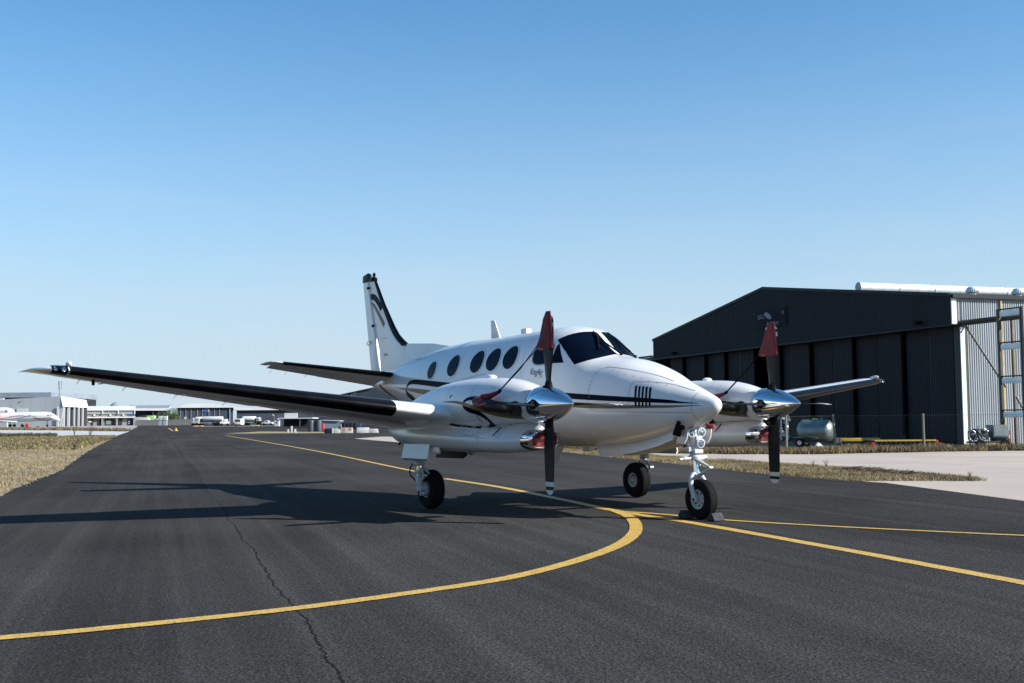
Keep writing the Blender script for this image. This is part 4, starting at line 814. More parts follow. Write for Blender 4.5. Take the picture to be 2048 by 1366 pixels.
# door leaves
px_b = [1341, 1366, 1385, 1410, 1432, 1450, 1479, 1510, 1540, 1561, 1583, 1621, 1665, 1707, 1755, 1806, 1859, 1912, 1926]
xb = [Hx(p, .0) for p in px_b]
for i in range(len(xb)-1):
    x1, x0 = xb[i], xb[i+1]
    if px_b[i] == 1510: continue
    if px_b[i] == 1912:
        MB().span(x0, x1, -.30, .02, .04, HD+.2).build('end_post', M['darksteel'], SH); continue
    yo = [-.04, -.22][i % 2]; lf = corr(MB(), x0+.06, x1-.02, .12, HD+.15, yo, .14, .025).build('door_leaf', M['charcoal2'], SH, smooth=0)
    MB().span(x0+.0, x0+.09, yo-.06, yo+.035, .06, HD+.2).span(x0+.09, x1-.02, yo-.05, yo+.03, .04, .16).build('leaf_stile', M['black'], lf)
MB().span(0, W_H, -.34, .44, HD+.16, HD+.24).build('door_track', M['darksteel'], SH)
MB().span(-2.0, W_H, -.30, .12, 0.0, .035).build('door_rail', M['darksteel'], SH)
# door run frames standing beside the shed
def frame(x0, x1, name_x=1):
    f = MB()
    for x in (x0, x1): f.span(x-.055, x+.055, -.42, -.32, .0, 5.50).span(x-.055, x+.055, .26, .36, .0, 5.50)
    return f
f = frame(-2.58, -3.92); g = f.build('track_frame', M['rust'], SH, bevel=.006)
for z in (5.30, 3.98, 2.65, 1.32): MB().span(-3.86, -2.64, .27, .34, z-.12, z+.10).build('frame_plate', M['vent'], g, bevel=.003)
for z in (5.44, 4.12, 2.79, 1.46): MB().span(-3.86, -2.64, .24, .345, z, z+.05).build('frame_angle', M['darksteel'], g)
for x in (-2.66, -3.84): MB().span(x-.02, x+.05, .25, .365, 0, 5.48).build('frame_angle', M['darksteel'], g)
m = MB().tube([(.0, .02, 5.16), (-3.9, .02, 5.16)], .10, 12).span(-3.9, 0, -.22, -.12, 5.05, 5.25); m.build('track_beam', M['darksteel'], g)
m = MB().tube([(-.35, .02, 5.05), (-2.55, .02, 2.4)], .05, 6).tube([(-2.75, -.3, 2.0), (-4.0, -.3, .3)], .05, 6).tube([(-.08, .02, 4.75), (-.4, .02, 5.1)], .03, 6); m.build('diagonal_brace', M['wood'], g)
MB().span(-.12, -.06, -2.12, -2.04, .1, 6.2).build('stained_downpipe', mat('ochre_stained_steel', (.30, .22, .08), .7, var=.3), SH)
m = MB().span(W_H, W_H+3.2, -.2, .05, 5.10, 5.28).span(W_H+1.2, W_H+3.2, -.2, .05, 5.32, 5.42)
for x in (W_H+1.2, W_H+3.1): m.span(x-.06, x+.06, -.2, .05, 0, 5.4)
m.build('track_frame', M['darksteel'], SH)
# ridge vent pipe and turbine ventilators
m = MB().tube([(PK, -5.6, TP_+.20), (PK, -39.5, TP_+.20)], .27, 20)
for y in (-5.6, -8.2, -10.6, -13.1, -15.7, -18.0, -21): m.tube([(PK, y, TP_+.20), (PK, y-.06, TP_+.20)], .295, 20)
m.build('ridge_vent', M['vent'], SH)
for y in (-12.0, -15.2):
    m = MB().lathe([(0, .20), (.18, .20), (.19, .30), (.30, .36), (.42, .34), (.52, .24), (.57, .05)], (PK-1.6, y, TP_-.32), (0, 0, 1), 24)
    for k in range(24): a = 2*PI*k/24; m.box((PK-1.6+.345*math.cos(a), y+.345*math.sin(a), TP_-.03), (.02, .06, .16), Matrix.Rotation(a+.6, 3, 'Z'))
    m.build('turbine_ventilator', M['vent'], SH, smooth=40)
for px in (1840, 1349): MB().box((Hx(px, .6), .62, HD+.22), (.26, .22, .16)).tube([(Hx(px, .6), .46, HD+.30), (Hx(px, .6), .6, HD+.26)], .02, 6).build('flood_lamp', M['black'], SH)
# sign on the gable
sx0, sx1 = Hx(1577, .5), Hx(1517, .5); sgn = MB().span(sx0, sx1, .485, .51, 6.02, 7.02).build('gable_sign', mat('dark_blue_sign', (.006, .007, .018), .6, spec=.1), SH)
signw = mat('dull_sign_white', (.16, .19, .24), .5, var=.1)
def on_sign(xl, z0_): return lambda x, y: Vector((xl-x, .515, z0_+y))
lettering('sign_lettering', 'BAC', .36, 0, 0, signw, None, 0, 1, sgn, shear=.1, plane=on_sign(sx1-.12, 6.56))
lettering('sign_lettering', 'Aviation', .36, 0, 0, signw, None, 0, 1, sgn, shear=.35, plane=on_sign(sx1-.95, 6.15))
MB().add([(sx1-1.15+.36*math.cos(t)*.95+.16*math.sin(t)*.3, .516, 6.70+.17*math.sin(t)+.10*math.cos(t)*1.0) for t in [2*PI*k/28 for k in range(28)]], [tuple(range(28))]).build('sign_emblem', signw, sgn, smooth=0)
MB().add([(sx0+.35+.12*math.cos(t), .516, 6.76+.12*math.sin(t)) for t in [2*PI*k/20 for k in range(20)]], [tuple(range(20))]).build('sign_dot', mat('dull_sign_red', (.09, .012, .012), .5), sgn, smooth=0)
# roof and masonry far behind the hangar to its left
# ------------------------------------------------------------------ wire fence
FPX_ = [(1303, 901, 2), (1461, 900, 0), (1573, 898, 0), (1672, 897, -4), (1848, 900, 0), (2100, 901, 0)]
FN = thing('wire_fence', 'low chain link fence on leaning wooden posts before the dark shed', 'fence', (0, 0, 0))
fp = [Vector((*G(a, b), 0)) for a, b, c in FPX_]
for (a, b, c), p in zip(FPX_, fp):
    lean = Vector((-.03*c, 0, 0))*.5; hgt = 1.38 if a != 1461 else .55
    MB().tube([p, p+Vector((RT[0], RT[1], 0))*(.045*c*.5)+Vector((0, 0, hgt))], [.055, .045], 8).build('fence_post', M['wood'], FN)
m = MB()
for a, b in zip(fp[:-1], fp[1:]):
    L = (b-a).length; t = (b-a)/L; n = int(L/.16)
    for k in range(-8, n+1):
        for sg in (1, -1):
            x0 = k*.16 if sg > 0 else k*.16+1.28; x1 = x0+sg*1.28; z0_, z1_ = .03, 1.31
            lo_, hi_ = (x0, x1) if sg > 0 else (x1, x0)
            u0 = max(0, (0-lo_)/1.28); u1 = min(1, (L-lo_)/1.28)
            if u1 <= u0: continue
            za, zb = (z0_+(z1_-z0_)*u0, z0_+(z1_-z0_)*u1) if sg > 0 else (z1_-(z1_-z0_)*u0, z1_-(z1_-z0_)*u1)
            pa = a+t*(lo_+1.28*u0)+Vector((0, 0, za)); pb = a+t*(lo_+1.28*u1)+Vector((0, 0, zb)); wv = Vector((0, 0, .0016)); m.add([pa-wv, pb-wv, pb+wv, pa+wv], [(0, 1, 2, 3)])
    for z in (.05, 1.32): m.tube([a+Vector((0, 0, z)), b+Vector((0, 0, z))], .004, 4)
m.build('wire_mesh', M['wire'], FN, smooth=0)
# ------------------------------------------------------------------ equipment between fence and shed
D = 49.0
T = thing('tank_trailer', 'dull steel tank trailer with domed end behind the wire fence', 'tank trailer', far(1628, D), ROT_FAR-.55)
MB().lathe([(-.78, .02), (-.76, .20), (-.68, .36), (-.58, .46), (-.50, .49), (.50, .49), (.58, .46), (.68, .36), (.76, .20), (.78, .02)], (0, 0, .68), (1, 0, 0), 40).build('tank', M['tank'], T, smooth=50)
MB().lathe([(0, .15), (.06, .15), (.08, .05)], (0, 0, 1.16), (0, 0, 1), 16).lathe([(0, .04), (.1, .04)], (.25, 0, 1.14), (0, 0, 1), 10).build('filler_cap', M['tank'], T)
MB().box((0, 0, .24), (1.7, .7, .08)).box((.9, 0, .30), (.12, .8, .22)).box((-1.0, 0, .28), (.5, .1, .08)).build('trailer_frame', M['darksteel'], T)
for x, y in ((-.55, -.48), (-.55, .48)):
    t_ = MB().lathe([(-.07, .10), (-.075, .17), (0, .20), (.075, .17), (.07, .10)], (x, y, .20), (0, 1, 0), 24).build('tyre', M['tyre'], T)
    MB().lathe([(-.078, .02), (-.08, .09), (-.06, .11), (.06, .11), (.08, .09), (.078, .02)], (x, y, .20), (0, 1, 0), 18).build('rim', M['steel'], T)
m = MB(); random.seed(3)
for k in range(16):
    x, z = -1.05-random.random()*.5, .35+random.random()*.95; m.tube([(x, -.1, z), (x+random.uniform(-.2, .2), -.1+random.uniform(-.2, .2), z+random.uniform(-.25, .25))], .022, 6); m.lathe([(0, .045), (.05, .045)], (x, -.12, z), (random.uniform(-1, 1), -1, .3), 10)
m.tube([(-1.2, 0, .25), (-1.2, 0, 1.5), (-1.35, -.05, 1.62), (-1.45, -.05, 1.5)], .03, 8).tube([(-1.5, 0, .3), (-1.5, 0, 1.2)], .03, 8); m.build('pump_pipework', M['steel'], T)
MB().box((-.02, -.55, .46), (.5, .1, .04), Matrix.Rotation(.2, 3, 'Y')).box((-.55, -.50, .43), (.55, .2, .03)).build('mudguard', M['green'], T)
P1 = thing('loading_beam', 'long yellow steel beam lying beside the tank trailer', 'beam', far(1712, 49.6), ROT_FAR)
MB().box((0, 0, .30), (1.75, .5, .14)).build('beam_body', M['yellow'], P1, bevel=.01); MB().box((-.8, 0, .12), (.12, .5, .24)).box((.7, 0, .12), (.12, .5, .24)).box((.82, 0, .42), (.10, .1, .14)).build('beam_foot', M['charcoal'], P1)
P2 = thing('flat_pallet_dolly', 'low dark flatbed dolly with yellow deck edge and red ends', 'dolly', far(1802, 48.3), ROT_FAR)
MB().box((0, .4, .27), (2.55, 1.3, .05)).build('deck', M['rust'], P2); MB().box((0, -.262, .275), (2.55, .02, .06)).build('deck_edge', M['yellow'], P2); m = MB().box((0, .4, .17), (2.5, 1.25, .15)); [m.box((x, -.24, .16), (.05, .05, .16)) for x in np.arange(-1.2, 1.25, .2)]; m.build('dolly_frame', M['charcoal'], P2)
MB().box((-1.32, .2, .14), (.16, .9, .14)).box((1.30, .2, .22), (.14, .9, .12)).box((1.42, -.1, .12), (.12, .2, .12)).build('end_buffer', M['red2'], P2, bevel=.01)
for x in (-.9, -.1, .8): MB().lathe([(-.04, .02), (-.05, .08), (.05, .08), (.04, .02)], (x, -.28, .085), (0, 1, 0), 16).build('castor', M['tyre'], P2)
GC = thing('ground_power_cart', 'dark power cart with a grey panel box against the striped shed wall', 'cart', far(1972, 44.6), ROT_FAR)
MB().box((.36, 0, .68), (.62, .6, .48)).build('panel_box', M['green'], GC, bevel=.012)
MB().box((.36, -.305, .70), (.54, .012, .40)).build('box_panel', mat('panel_grey', (.20, .24, .24), .5, var=.15), GC)
MB().box((.0, 0, .26), (1.5, .62, .07)).box((-.40, 0, .52), (.62, .5, .34)).box((-.42, -.1, .73), (.34, .3, .10)).box((.4, 0, .38), (.5, .5, .16)).build('engine_block', M['darksteel'], GC, bevel=.015)
m = MB(); random.seed(5)
for k in range(12): x = random.uniform(-.75, .1); z = random.uniform(.3, .75); m.tube([(x, -.27, z), (x+random.uniform(-.15, .15), -.30, z+random.uniform(-.15, .15)), (x+random.uniform(-.2, .2), -.26, z+random.uniform(-.2, .2))], .018, 6)
m.tube([(-.72+.17*math.cos(a)*.8, -.25, .52+.2*math.sin(a)) for a in np.linspace(0, 6.1, 18)], .02, 6); m.build('hoses', M['steel'], GC)
MB().box((.1, -.33, .17), (1.0, .02, .05)).build('yellow_rail', M['yellow'], GC)
MB().box((.76, -.1, .62), (.08, .1, .16)).box((.76, -.1, .35), (.10, .12, .1)).build('tail_lamp', M['red2'], GC)
for x in (-.45, .5): MB().lathe([(-.06, .02), (-.06, .12), (-.05, .18), (.05, .18), (.06, .12), (.06, .02)], (x, -.30, .18), (0, 1, 0), 20).build('wheel', M['tyre'], GC)
def rag_heap(name, px, py, size, mt, label, cat):
    x, y = G(px, py); m = MB(); rings = []
    for z, f in ((0, 1), (.3, 1.05), (.6, .8), (.85, .45), (1, .1)): rings.append([(size[0]*f*math.cos(a)*(1+.35*math.sin(3*a+z*5)), size[1]*f*math.sin(a)*(1+.3*math.cos(4*a-z*7)), z*size[2]+.03*math.sin(5*a)) for a in [2*PI*k/16 for k in range(16)]])
    m.loft(rings); o = m.build(name, mt, None, smooth=25, loc=(x, y, 0), rz=ROT_FAR); return tag(o, label, cat)
rag_heap('plastic_bag', 1637, 898, (.17, .12, .24), M['white'], 'crumpled white plastic bag in the weeds below the tank trailer', 'bag')
rag_heap('litter', 1897, 899, (.16, .1, .16), M['conc'], 'pale piece of litter in the weeds beside the shed corner', 'litter')
rag_heap('litter', 1885, 900, (.08, .06, .09), M['white'], 'tiny white scrap in the weeds left of the pale litter', 'litter')
rag_heap('litter', 1832, 901, (.07, .05, .06), M['white'], 'small white scrap lying before the dolly in the weeds', 'litter')
rag_heap('litter', 1681, 899, (.07, .05, .07), M['white'], 'small white scrap right of the leaning fence post', 'litter')
a, b = G(1764, 904), G(1797, 900); tag(MB().tube([(*a, .03), (*b, .10)], .035, 6).build('fallen_stick', M['wood'], None), 'fallen pale stick lying at the edge of the concrete', 'stick')

# ================================================================== the far side of the airfield (view-aligned axes: x right, y away)
def at(px, D): return (px-1024)*D/FPX
def farthing(name, label, cat, px, D, group=None, rz=0.0, z=0.0): return thing(name, label, cat, far(px, D, z), ROT_FAR+rz, group)
def X(p, px0, D, th=0.0): a = (p-1024)/FPX; return (a*D-(px0-1024)/FPX*D)/(math.cos(th)-a*math.sin(th))
def TH(px): return math.atan((1024-px)/FPX)
# --- white hangar at far left: long grey side, white door end
D = 420; HW = farthing('hangar', 'pale grey hangar with tall white doors at the far left behind the parked jet', 'hangar', 121, D)
x = lambda p: X(p, 121, D); z = lambda py: HZ(110, py, D)
m = MB(); top = [(x(-260), z(812)), (x(-60), z(803)), (x(0), z(799)), (x(60), z(796)), (x(121), z(793.5))]
m.prism([(x(-260), 0)]+top+[(x(127), z(814)), (x(121), 0)], 'y', 0, 2.0); m.build('side_wall', M['fgrey'], HW, smooth=0)
m = MB(); P = [(x(121), 0, z(793.5)), (x(127), -.5, z(814)), (x(150.5), 12, z(815.5)), (x(146), 12, z(800))]; m.add(P+[(a, b+1.0, c) for a, b, c in P], [(0, 1, 2, 3), (4, 5, 6, 7), (0, 1, 5, 4), (1, 2, 6, 5), (2, 3, 7, 6), (3, 0, 4, 7)]).build('end_fascia', M['fwhite'], HW, smooth=0)
MB().add([(x(121), 0.5, z(793.5)), (x(146), 12.5, z(800)), (x(60), 60, z(797)), (x(-260), 60, z(806)), (x(-260), .5, z(812))], [(0, 1, 2, 3, 4)]).build('roof', M['fgrey'], HW, smooth=0)
for a, b, dy in ((115, 119, -.3), (124, 128.3, 1.0), (129, 134, 3), (136.3, 139.2, 5.5), (140.8, 144, 7.5), (144.8, 148, 9.5)):
    MB().span(x(a), x(b), dy-.3, dy, 0, z(815.5 if a > 120 else 814)).build('door_leaf', M['fwhite'], HW, smooth=0)
MB().add([(x(121), 2, 0), (x(148), 13, 0), (x(148), 13, z(816)), (x(121), 2, z(816))], [(0, 1, 2, 3)]).build('door_opening', M['fshade'], HW, smooth=0)
for a, b in ((2, 27), (34, 56)): MB().span(x(a), x(b), -.25, -.05, z(832), z(817)).build('wall_panel', M['fwhite'], HW, smooth=0)
MB().add([(x(35), -.15, z(806)), (x(42), -.15, z(802)), (x(42.5), -.15, z(803.2)), (x(36), -.15, z(806.6))], [(0, 1, 2, 3)]).build('wall_lamp', M['charcoal'], HW, smooth=0)
# --- big grey roof further behind
D = 560; B = farthing('warehouse', 'long grey roofed warehouse rising behind the pale hangar at far left', 'warehouse', 0, D); x = lambda p: X(p, 0, D); z = lambda py: HZ(40, py, D)
MB().span(x(-300), x(103), 0, 60, 0, z(797)).build('wall', M['fshade'], B); MB().span(x(-300), x(105), -2, 60, z(796), z(786)).build('roof', M['froof'], B)
MB().span(x(-300), x(12), -3, -1, z(801), z(797)).build('canopy', M['fwhite'], B)
# --- antenna mast
D = 440; B = farthing('antenna_mast', 'slim antenna mast with panels above the pale hangar', 'mast', 106, D); z = lambda py: HZ(106, py, D)
MB().tube([(0, 6, 0), (0, 6, z(761))], [.35, .12], 8).build('pole', M['steel'], B)
m = MB()
for py in (765, 770, 776):
    for k in range(3): a = k*2.1+.4; m.box((.75*math.cos(a), 6+.75*math.sin(a), z(py)), (.22, .22, .95))
m.build('antenna_panel', M['froof'], B)
# --- two storey terminal block
D = 452; B = farthing('terminal_building', 'two storey white and grey brick building with a row of upper windows', 'building', 155, D, rz=TH(155)); x = lambda p: X(p, 155, D, TH(155)); z = lambda py: HZ(210, py, D)
MB().span(x(153), x(270), .4, 14, 0, z(822)).build('wall', M['fbrick'], B); MB().span(x(153.5), x(271), -.4, 14.5, z(821.5), z(812.5)).build('roof_fascia', M['fwhite'], B)
MB().span(x(155), x(271), -1.2, .4, z(836.5), z(834)).build('canopy', M['fwhite'], B)
for p in (155, 173.5, 205, 236.5, 269.5): MB().span(x(p-1), x(p+1), -.35, .4, z(829), z(821.5)).build('white_pier', M['fwhite'], B)
for a, b in ((156, 172), (175.5, 203.5), (207, 235), (238.5, 268)):
    n = max(2, round((b-a)/4.6)); wo_ = MB().span(x(a), x(b), .15, .38, z(828), z(821.8)).build('window', M['fglass'], B); m = MB()
    for k in range(n+1): q = a+(b-a)*k/n; m.span(x(q-.22), x(q+.22), .05, .15, z(828), z(821.8))
    m.span(x(a), x(b), .02, .15, z(828.4), z(827.8)).build('mullions', M['fwhite'], wo_)
MB().span(x(256), x(267), .2, .38, z(833), z(829)).build('window', M['blue'], B)
for a, b, t, mt in ((157, 168, 838, 'fshade'), (183, 187, 838.5, 'fshade'), (177, 184, 841.5, 'fwhite'), (200, 203, 837, 'fshade'), (211.5, 228, 838.5, 'fshade'), (238, 244.5, 837.5, 'fshade'), (256, 266.5, 838, 'fshade')): MB().span(x(a), x(b), .1, .38, z(850.5 if a != 177 else 845), z(t)).build('opening', M[mt], B)
MB().span(x(212.5), x(222), .0, .1, z(849.5), z(841)).build('roller_door', M['green'], B)
for k in range(3): MB().span(x(256.5), x(260.8), .02, .1, z(848.6-k*3.4), z(846.6-k*3.4)).build('window', M['fglass'], B)
for p in (173.5, 205, 234, 268.5): MB().span(x(p-2), x(p+2), -.9, .38, 0, z(836.5)).build('brick_pier', M['fbrick'], B)
for p in (160, 189, 221, 247): MB().span(x(p-2.2), x(p+2.2), -.3, .3, z(832), z(829.3)).build('air_conditioner', M['fwhite'], B)
MB().span(x(246), x(253), 0, .38, z(842), z(839.6)).build('notice_board', M['fwhite'], B)
# --- canopy building
D = 500; B = farthing('canopy_shed', 'open fronted shed with a blue grey sloping roof beside the white terminal block', 'shed', 300, D, rz=TH(300)); x = lambda p: X(p, 300, D, TH(300)); z = lambda py: HZ(300, py, D)
MB().span(x(262), x(340), 10, 30, 0, z(820)).build('wall', M['fdark'], B)
MB().add([(x(262), 0, z(817.5)), (x(337), 0, z(817.5)), (x(343), 18, z(810.5)), (x(258), 18, z(810.5)), (x(262), 0, z(817)), (x(337), 0, z(817)), (x(343), 18, z(810)), (x(258), 18, z(810))], [(0, 1, 2, 3), (4, 5, 6, 7), (0, 1, 5, 4), (1, 2, 6, 5), (2, 3, 7, 6), (3, 0, 4, 7)]).build('roof', M['froof'], B, smooth=0)
MB().add([(x(262), -.3, z(817.3)), (x(337), -.3, z(817.3)), (x(343), 17, z(812)), (x(343), 17, z(815)), (x(336), -.3, z(822)), (x(262), -.3, z(821.5))], [(0, 1, 4, 5), (1, 2, 3, 4)]).build('fascia', M['fwhite'], B, smooth=0)
for p in (306, 317, 328, 350): MB().tube([(x(p), .5, 0), (x(p), .5, z(820))], .12, 6).build('column', M['steel'], B)
MB().span(x(258), x(272), 14, 20, z(812), z(809.5)).build('roof_ridge_cap', M['froof'], B)
# --- arched hangar with slate doors
D = 470; B = farthing('hangar', 'wide slate blue hangar with a low white curved roof under the wing', 'hangar', 410, D, rz=TH(410)); x = lambda p: X(p, 410, D, TH(410)); z = lambda py: HZ(410, py, D)
MB().span(x(355), x(466), 0, 30, 0, z(816)).build('wall', M['fdark'], B)
arc = [(355, 816), (358, 814), (368, 810), (380, 808), (400, 807.5), (425, 808), (445, 810.5), (462, 813.5), (478, 816), (467, 821), (466, 816.2)]
m = MB().prism([(x(a), z(b)) for a, b in arc], 'y', -1, 31); m.build('roof', M['fwhite'], B, smooth=0)
for p in (361, 371.5, 382, 394.5, 404.5, 417.5, 428.5, 438.5, 459): MB().tube([(x(p), -.3, 0), (x(p), -.3, z(817.5 if p > 450 else 819.5))], .10 if p < 450 else .25, 6).build('door_post', M['froof'], B)
m = MB().add([(x(411)+1.15*math.cos(t), -.25, z(821)+.95*math.sin(t)) for t in [2*PI*k/28 for k in range(28)]], [tuple(range(28))]).build('round_emblem', M['blue'], B, smooth=0)
M['fwhite2'] = M['fwhite']; aw = [2.6-.0+ .0, 0]
m = MB(); c = (x(412), z(821.5)); A_ = [(-.6+ k*(2.2)/14) for k in range(15)]
m.add([(c[0]+1.25*math.cos(t), -.35, c[1]+1.15*math.sin(t)) for t in A_]+[(c[0]+1.0*math.cos(t)-.08, -.35, c[1]+1.0*math.sin(t)-.05) for t in A_], [(i, i+1, 16+i, 15+i) for i in range(14)]); m.build('emblem_crescent', M['fwhite'], B, smooth=0)
# --- second slate hangar
D = 430; B = farthing('hangar', 'second slate blue hangar with white eave stretching behind the wing and fuel trucks', 'hangar', 520, D, rz=TH(520)); x = lambda p: X(p, 520, D, TH(520)); z = lambda py: HZ(520, py, D)
MB().span(x(473), x(680), 0, 30, 0, z(821)).build('wall', M['fdark'], B); MB().prism([(x(470), z(821)), (x(475), z(815.5)), (x(520), z(816.5)), (x(640), z(812)), (x(690), z(812)), (x(690), z(821))], 'y', -1, 31).build('roof', M['fwhite'], B, smooth=0)
# --- slate gable seen between the tailplane and wing
D = 210; B = farthing('hangar', 'slate blue gabled hangar with white lettering behind the tail cone', 'hangar', 760, D); x = lambda p: X(p, 760, D); z = lambda py: HZ(760, py, D)
MB().prism([(x(640), 0), (x(640), z(798)), (x(745), z(776.5)), (x(860), z(795)), (x(860), 0)], 'y', 0, 30).build('wall', M['fdark'], B, smooth=0)
MB().prism([(x(640), z(797.5)), (x(745), z(776)), (x(746), z(775.2)), (x(640), z(796.7))], 'y', -.3, 30).build('verge_trim', M['froof'], B, smooth=0)
m = MB(); 
for q in (0, 5.4): m.add([(x(700+q), -.08, z(795)), (x(704+q), -.08, z(786)), (x(705+q), -.08, z(786)), (x(701+q), -.08, z(795))], [(0, 1, 2, 3)])
m.add([(x(704), -.08, z(786)), (x(713), -.08, z(785)), (x(713), -.08, z(786.5)), (x(704), -.08, z(787.5))], [(0, 1, 2, 3)]).add([(x(701), -.08, z(794)), (x(709), -.08, z(793)), (x(709), -.08, z(794.5)), (x(700), -.08, z(795.5))], [(0, 1, 2, 3)]); m.build('wall_emblem', M['froof'], B, smooth=0)
# --- white jet parked at far left
D = 385; J = farthing('business_jet', 'white jet with red and blue ribbon stripes parked at the far left', 'jet', 60, D, rz=.06); x = lambda p: X(p, 60, D); z = lambda py: HZ(60, py, D)
R_ = [(120, 841.5, .05), (117, 840.5, .5), (112, 838, .85), (106, 835.5, 1.15), (100, 833.7, 1.35), (92, 833.3, 1.5), (60, 834, 1.6), (20, 835, 1.6), (0, 835.5, 1.55), (-40, 836, 1.3), (-75, 834, .8), (-110, 831, .25)]
m = MB().loft([[(x(p), r_*math.cos(t), z(c)+r_*math.sin(t)) for t in [2*PI*k/28 for k in range(28)]] for p, c, r_ in R_]); jf = m.build('fuselage', M['fwhite'], J, smooth=60); JB = BVHTree.FromPolygons([Vector(v) for v in m.v], m.f)
m = MB().add(*ribbon([(x(2), z(838)), (x(22), z(835.5)), (x(38), z(832)), (x(52), z(831))], .16, JB, -6, 1, .03)).add(*ribbon([(x(70), z(836)), (x(84), z(838.5)), (x(96), z(837)), (x(103), z(835))], .2, JB, -6, 1, .03)); m.build('red_ribbon', M['red2'], jf)
m = MB().add(*ribbon([(x(5), z(840)), (x(36), z(838)), (x(52), z(834.5)), (x(66), z(831))], .18, JB, -6, 1, .04)).add(*ribbon([(x(72), z(837.5)), (x(88), z(841)), (x(100), z(840.5)), (x(106), z(837))], .2, JB, -6, 1, .04)); m.build('blue_ribbon', M['blue'], jf)
m = MB()
for k in range(17): m.add(*patch(disc_rows(x(25+k*3.1), z(833.5), .11, .17, nr=1, n=8), JB, -6, 1, .03))
m.build('cabin_windows', M['fshade'], jf)
MB().add(*patch(disc_rows(x(98.5), z(831.8), .32, .22, nr=2, n=10), JB, -6, 1, .03)).add(*patch(disc_rows(x(103.5), z(832.2), .25, .2, nr=2, n=10), JB, -6, 1, .03)).build('cockpit_window', M['fshade'], jf)
MB().add([(x(-10), -1, z(843)), (x(38), -1, z(843)), (x(25), -11, z(841.2)), (x(12), -11, z(841.2)), (x(-10), -1, z(844.5)), (x(38), -1, z(844.5)), (x(25), -11, z(841.8)), (x(12), -11, z(841.8))], [(0, 1, 2, 3), (4, 5, 6, 7), (0, 1, 5, 4), (1, 2, 6, 5), (2, 3, 7, 6), (3, 0, 4, 7)]).build('wing', M['fwhite'], J)
MB().lathe([(0, .9), (1.5, 1.0), (4, .8), (4.4, .5)], (x(6), -2.4, z(833)), (-1, 0, 0), 20).build('engine', M['red2'], J)
for p, r_ in ((96, .35), (24, .5), (32, .5)): MB().tube([(x(p), -.8, z(842)), (x(p), -.8, r_)], .09, 6).lathe([(-.2, .02), (-.2, r_), (.2, r_), (.2, .02)], (x(p), -.8, r_), (0, 1, 0), 16).build('landing_leg', M['tyre'], J)
MB().prism([(x(-110), z(830)), (x(-95), z(800)), (x(-75), z(800)), (x(-78), z(832))], 'y', -.15, .15).build('tail_fin', M['fwhite'], J)
D = 400; J2 = farthing('white_jet', 'white aircraft body with a green leaf mark behind the striped jet', 'jet', 0, D); x = lambda p: X(p, 0, D); z = lambda py: HZ(0, py, D)
MB().loft([[(x(p), r_*math.cos(t), z(c)+r_*math.sin(t)) for t in [2*PI*k/24 for k in range(24)]] for p, c, r_ in ((30, 825, .05), (27, 824.5, .6), (22, 824, 1.1), (12, 823.5, 1.4), (-60, 823.5, 1.5), (-90, 823.5, 1.2))]).tube([(x(-20), 0, 0), (x(-20), 0, z(826))], .3, 8).tube([(x(15), 0, 0), (x(15), 0, z(826))], .2, 8).build('fuselage', M['fwhite'], J2, smooth=60)
MB().tube([(x(16), -1.42, z(820.5)), (x(19), -1.40, z(822.5)), (x(19.5), -1.42, z(825.5))], [.12, .18, .05], 6).build('leaf_mark', M['lime'], J2)
for p, D_, lb, mt in ((55, 380, 'red equipment box on wheels beneath the striped jet', 'red2'), (46, 380, 'dark tow tractor standing under the striped jet left of the red box', 'charcoal'), (77, 375, 'small orange marker on the grey apron under the jet nose', 'orange')):
    B = farthing({'red2': 'equipment_box', 'charcoal': 'tow_tractor', 'orange': 'marker_board'}[mt], lb, {'red2': 'box', 'charcoal': 'tractor', 'orange': 'marker'}[mt], p, D_)
    hh = {'red2': 1.0, 'charcoal': .8, 'orange': .35}[mt]; wd_ = {'red2': .85, 'charcoal': .9, 'orange': .5}[mt]
    MB().span(-wd_/2, wd_/2, -.4, .4, .15, hh).span(-wd_/2, 0, -.3, .3, hh, hh*1.25).build('body', M[mt], B, bevel=.05); MB().lathe([(-.45, .15), (.45, .15)], (-wd_*.3, 0, .16), (0, 1, 0), 12).lathe([(-.45, .15), (.45, .15)], (wd_*.3, 0, .16), (0, 1, 0), 12).build('wheels', M['tyre'], B)
# --- trucks and vans
def tanker(px, D, L, label, flip=1, tint='fwhite', group='fuel trucks'):
    T = farthing('fuel_truck', label, 'truck', px, D, group)
    f = flip; MB().loft([[(f*xx, .95*rr_*math.cos(t), 1.95+.78*rr_*math.sin(t)) for t in [2*PI*k/20 for k in range(20)]] for xx, rr_ in ((-L*.5, .5), (-L*.5+.1, .95), (-L*.48+.3, 1), (L*.20, 1), (L*.21+.1, .9), (L*.22+.1, .5))]).build('tank', M[tint], T, smooth=50)
    MB().prism([(f*L*.30, .7), (f*L*.5, .7), (f*L*.5, 1.5), (f*L*.46, 2.35), (f*L*.30, 2.4)], 'y', -1.05, 1.05).build('cab', M['fwhite'], T, bevel=.05)
    MB().span(f*L*.35, f*L*.44, -1.09, -1.06, 1.5, 2.1).span(f*L*.475, f*L*.50, -.9, .9, 1.55, 2.1).build('cab_window', M['fglass'], T)
    MB().span(-L*.5, L*.5, -.7, .7, .7, .95).span(f*L*.24, f*L*.28, -.9, .9, .9, 2.1).build('chassis', M['charcoal'], T)
    for q in (-.36, -.22, .40):
        MB().lathe([(-1.08, .15), (-1.08, .45), (-.8, .45), (.8, .45), (1.08, .45), (1.08, .15)], (f*q*L, 0, .47), (0, 1, 0), 18).build('wheel', M['tyre'], T)
    MB().span(-L*.45, L*.15, -1.02, -.97, .75, 1.05).build('side_locker', M['froof'], T); return T
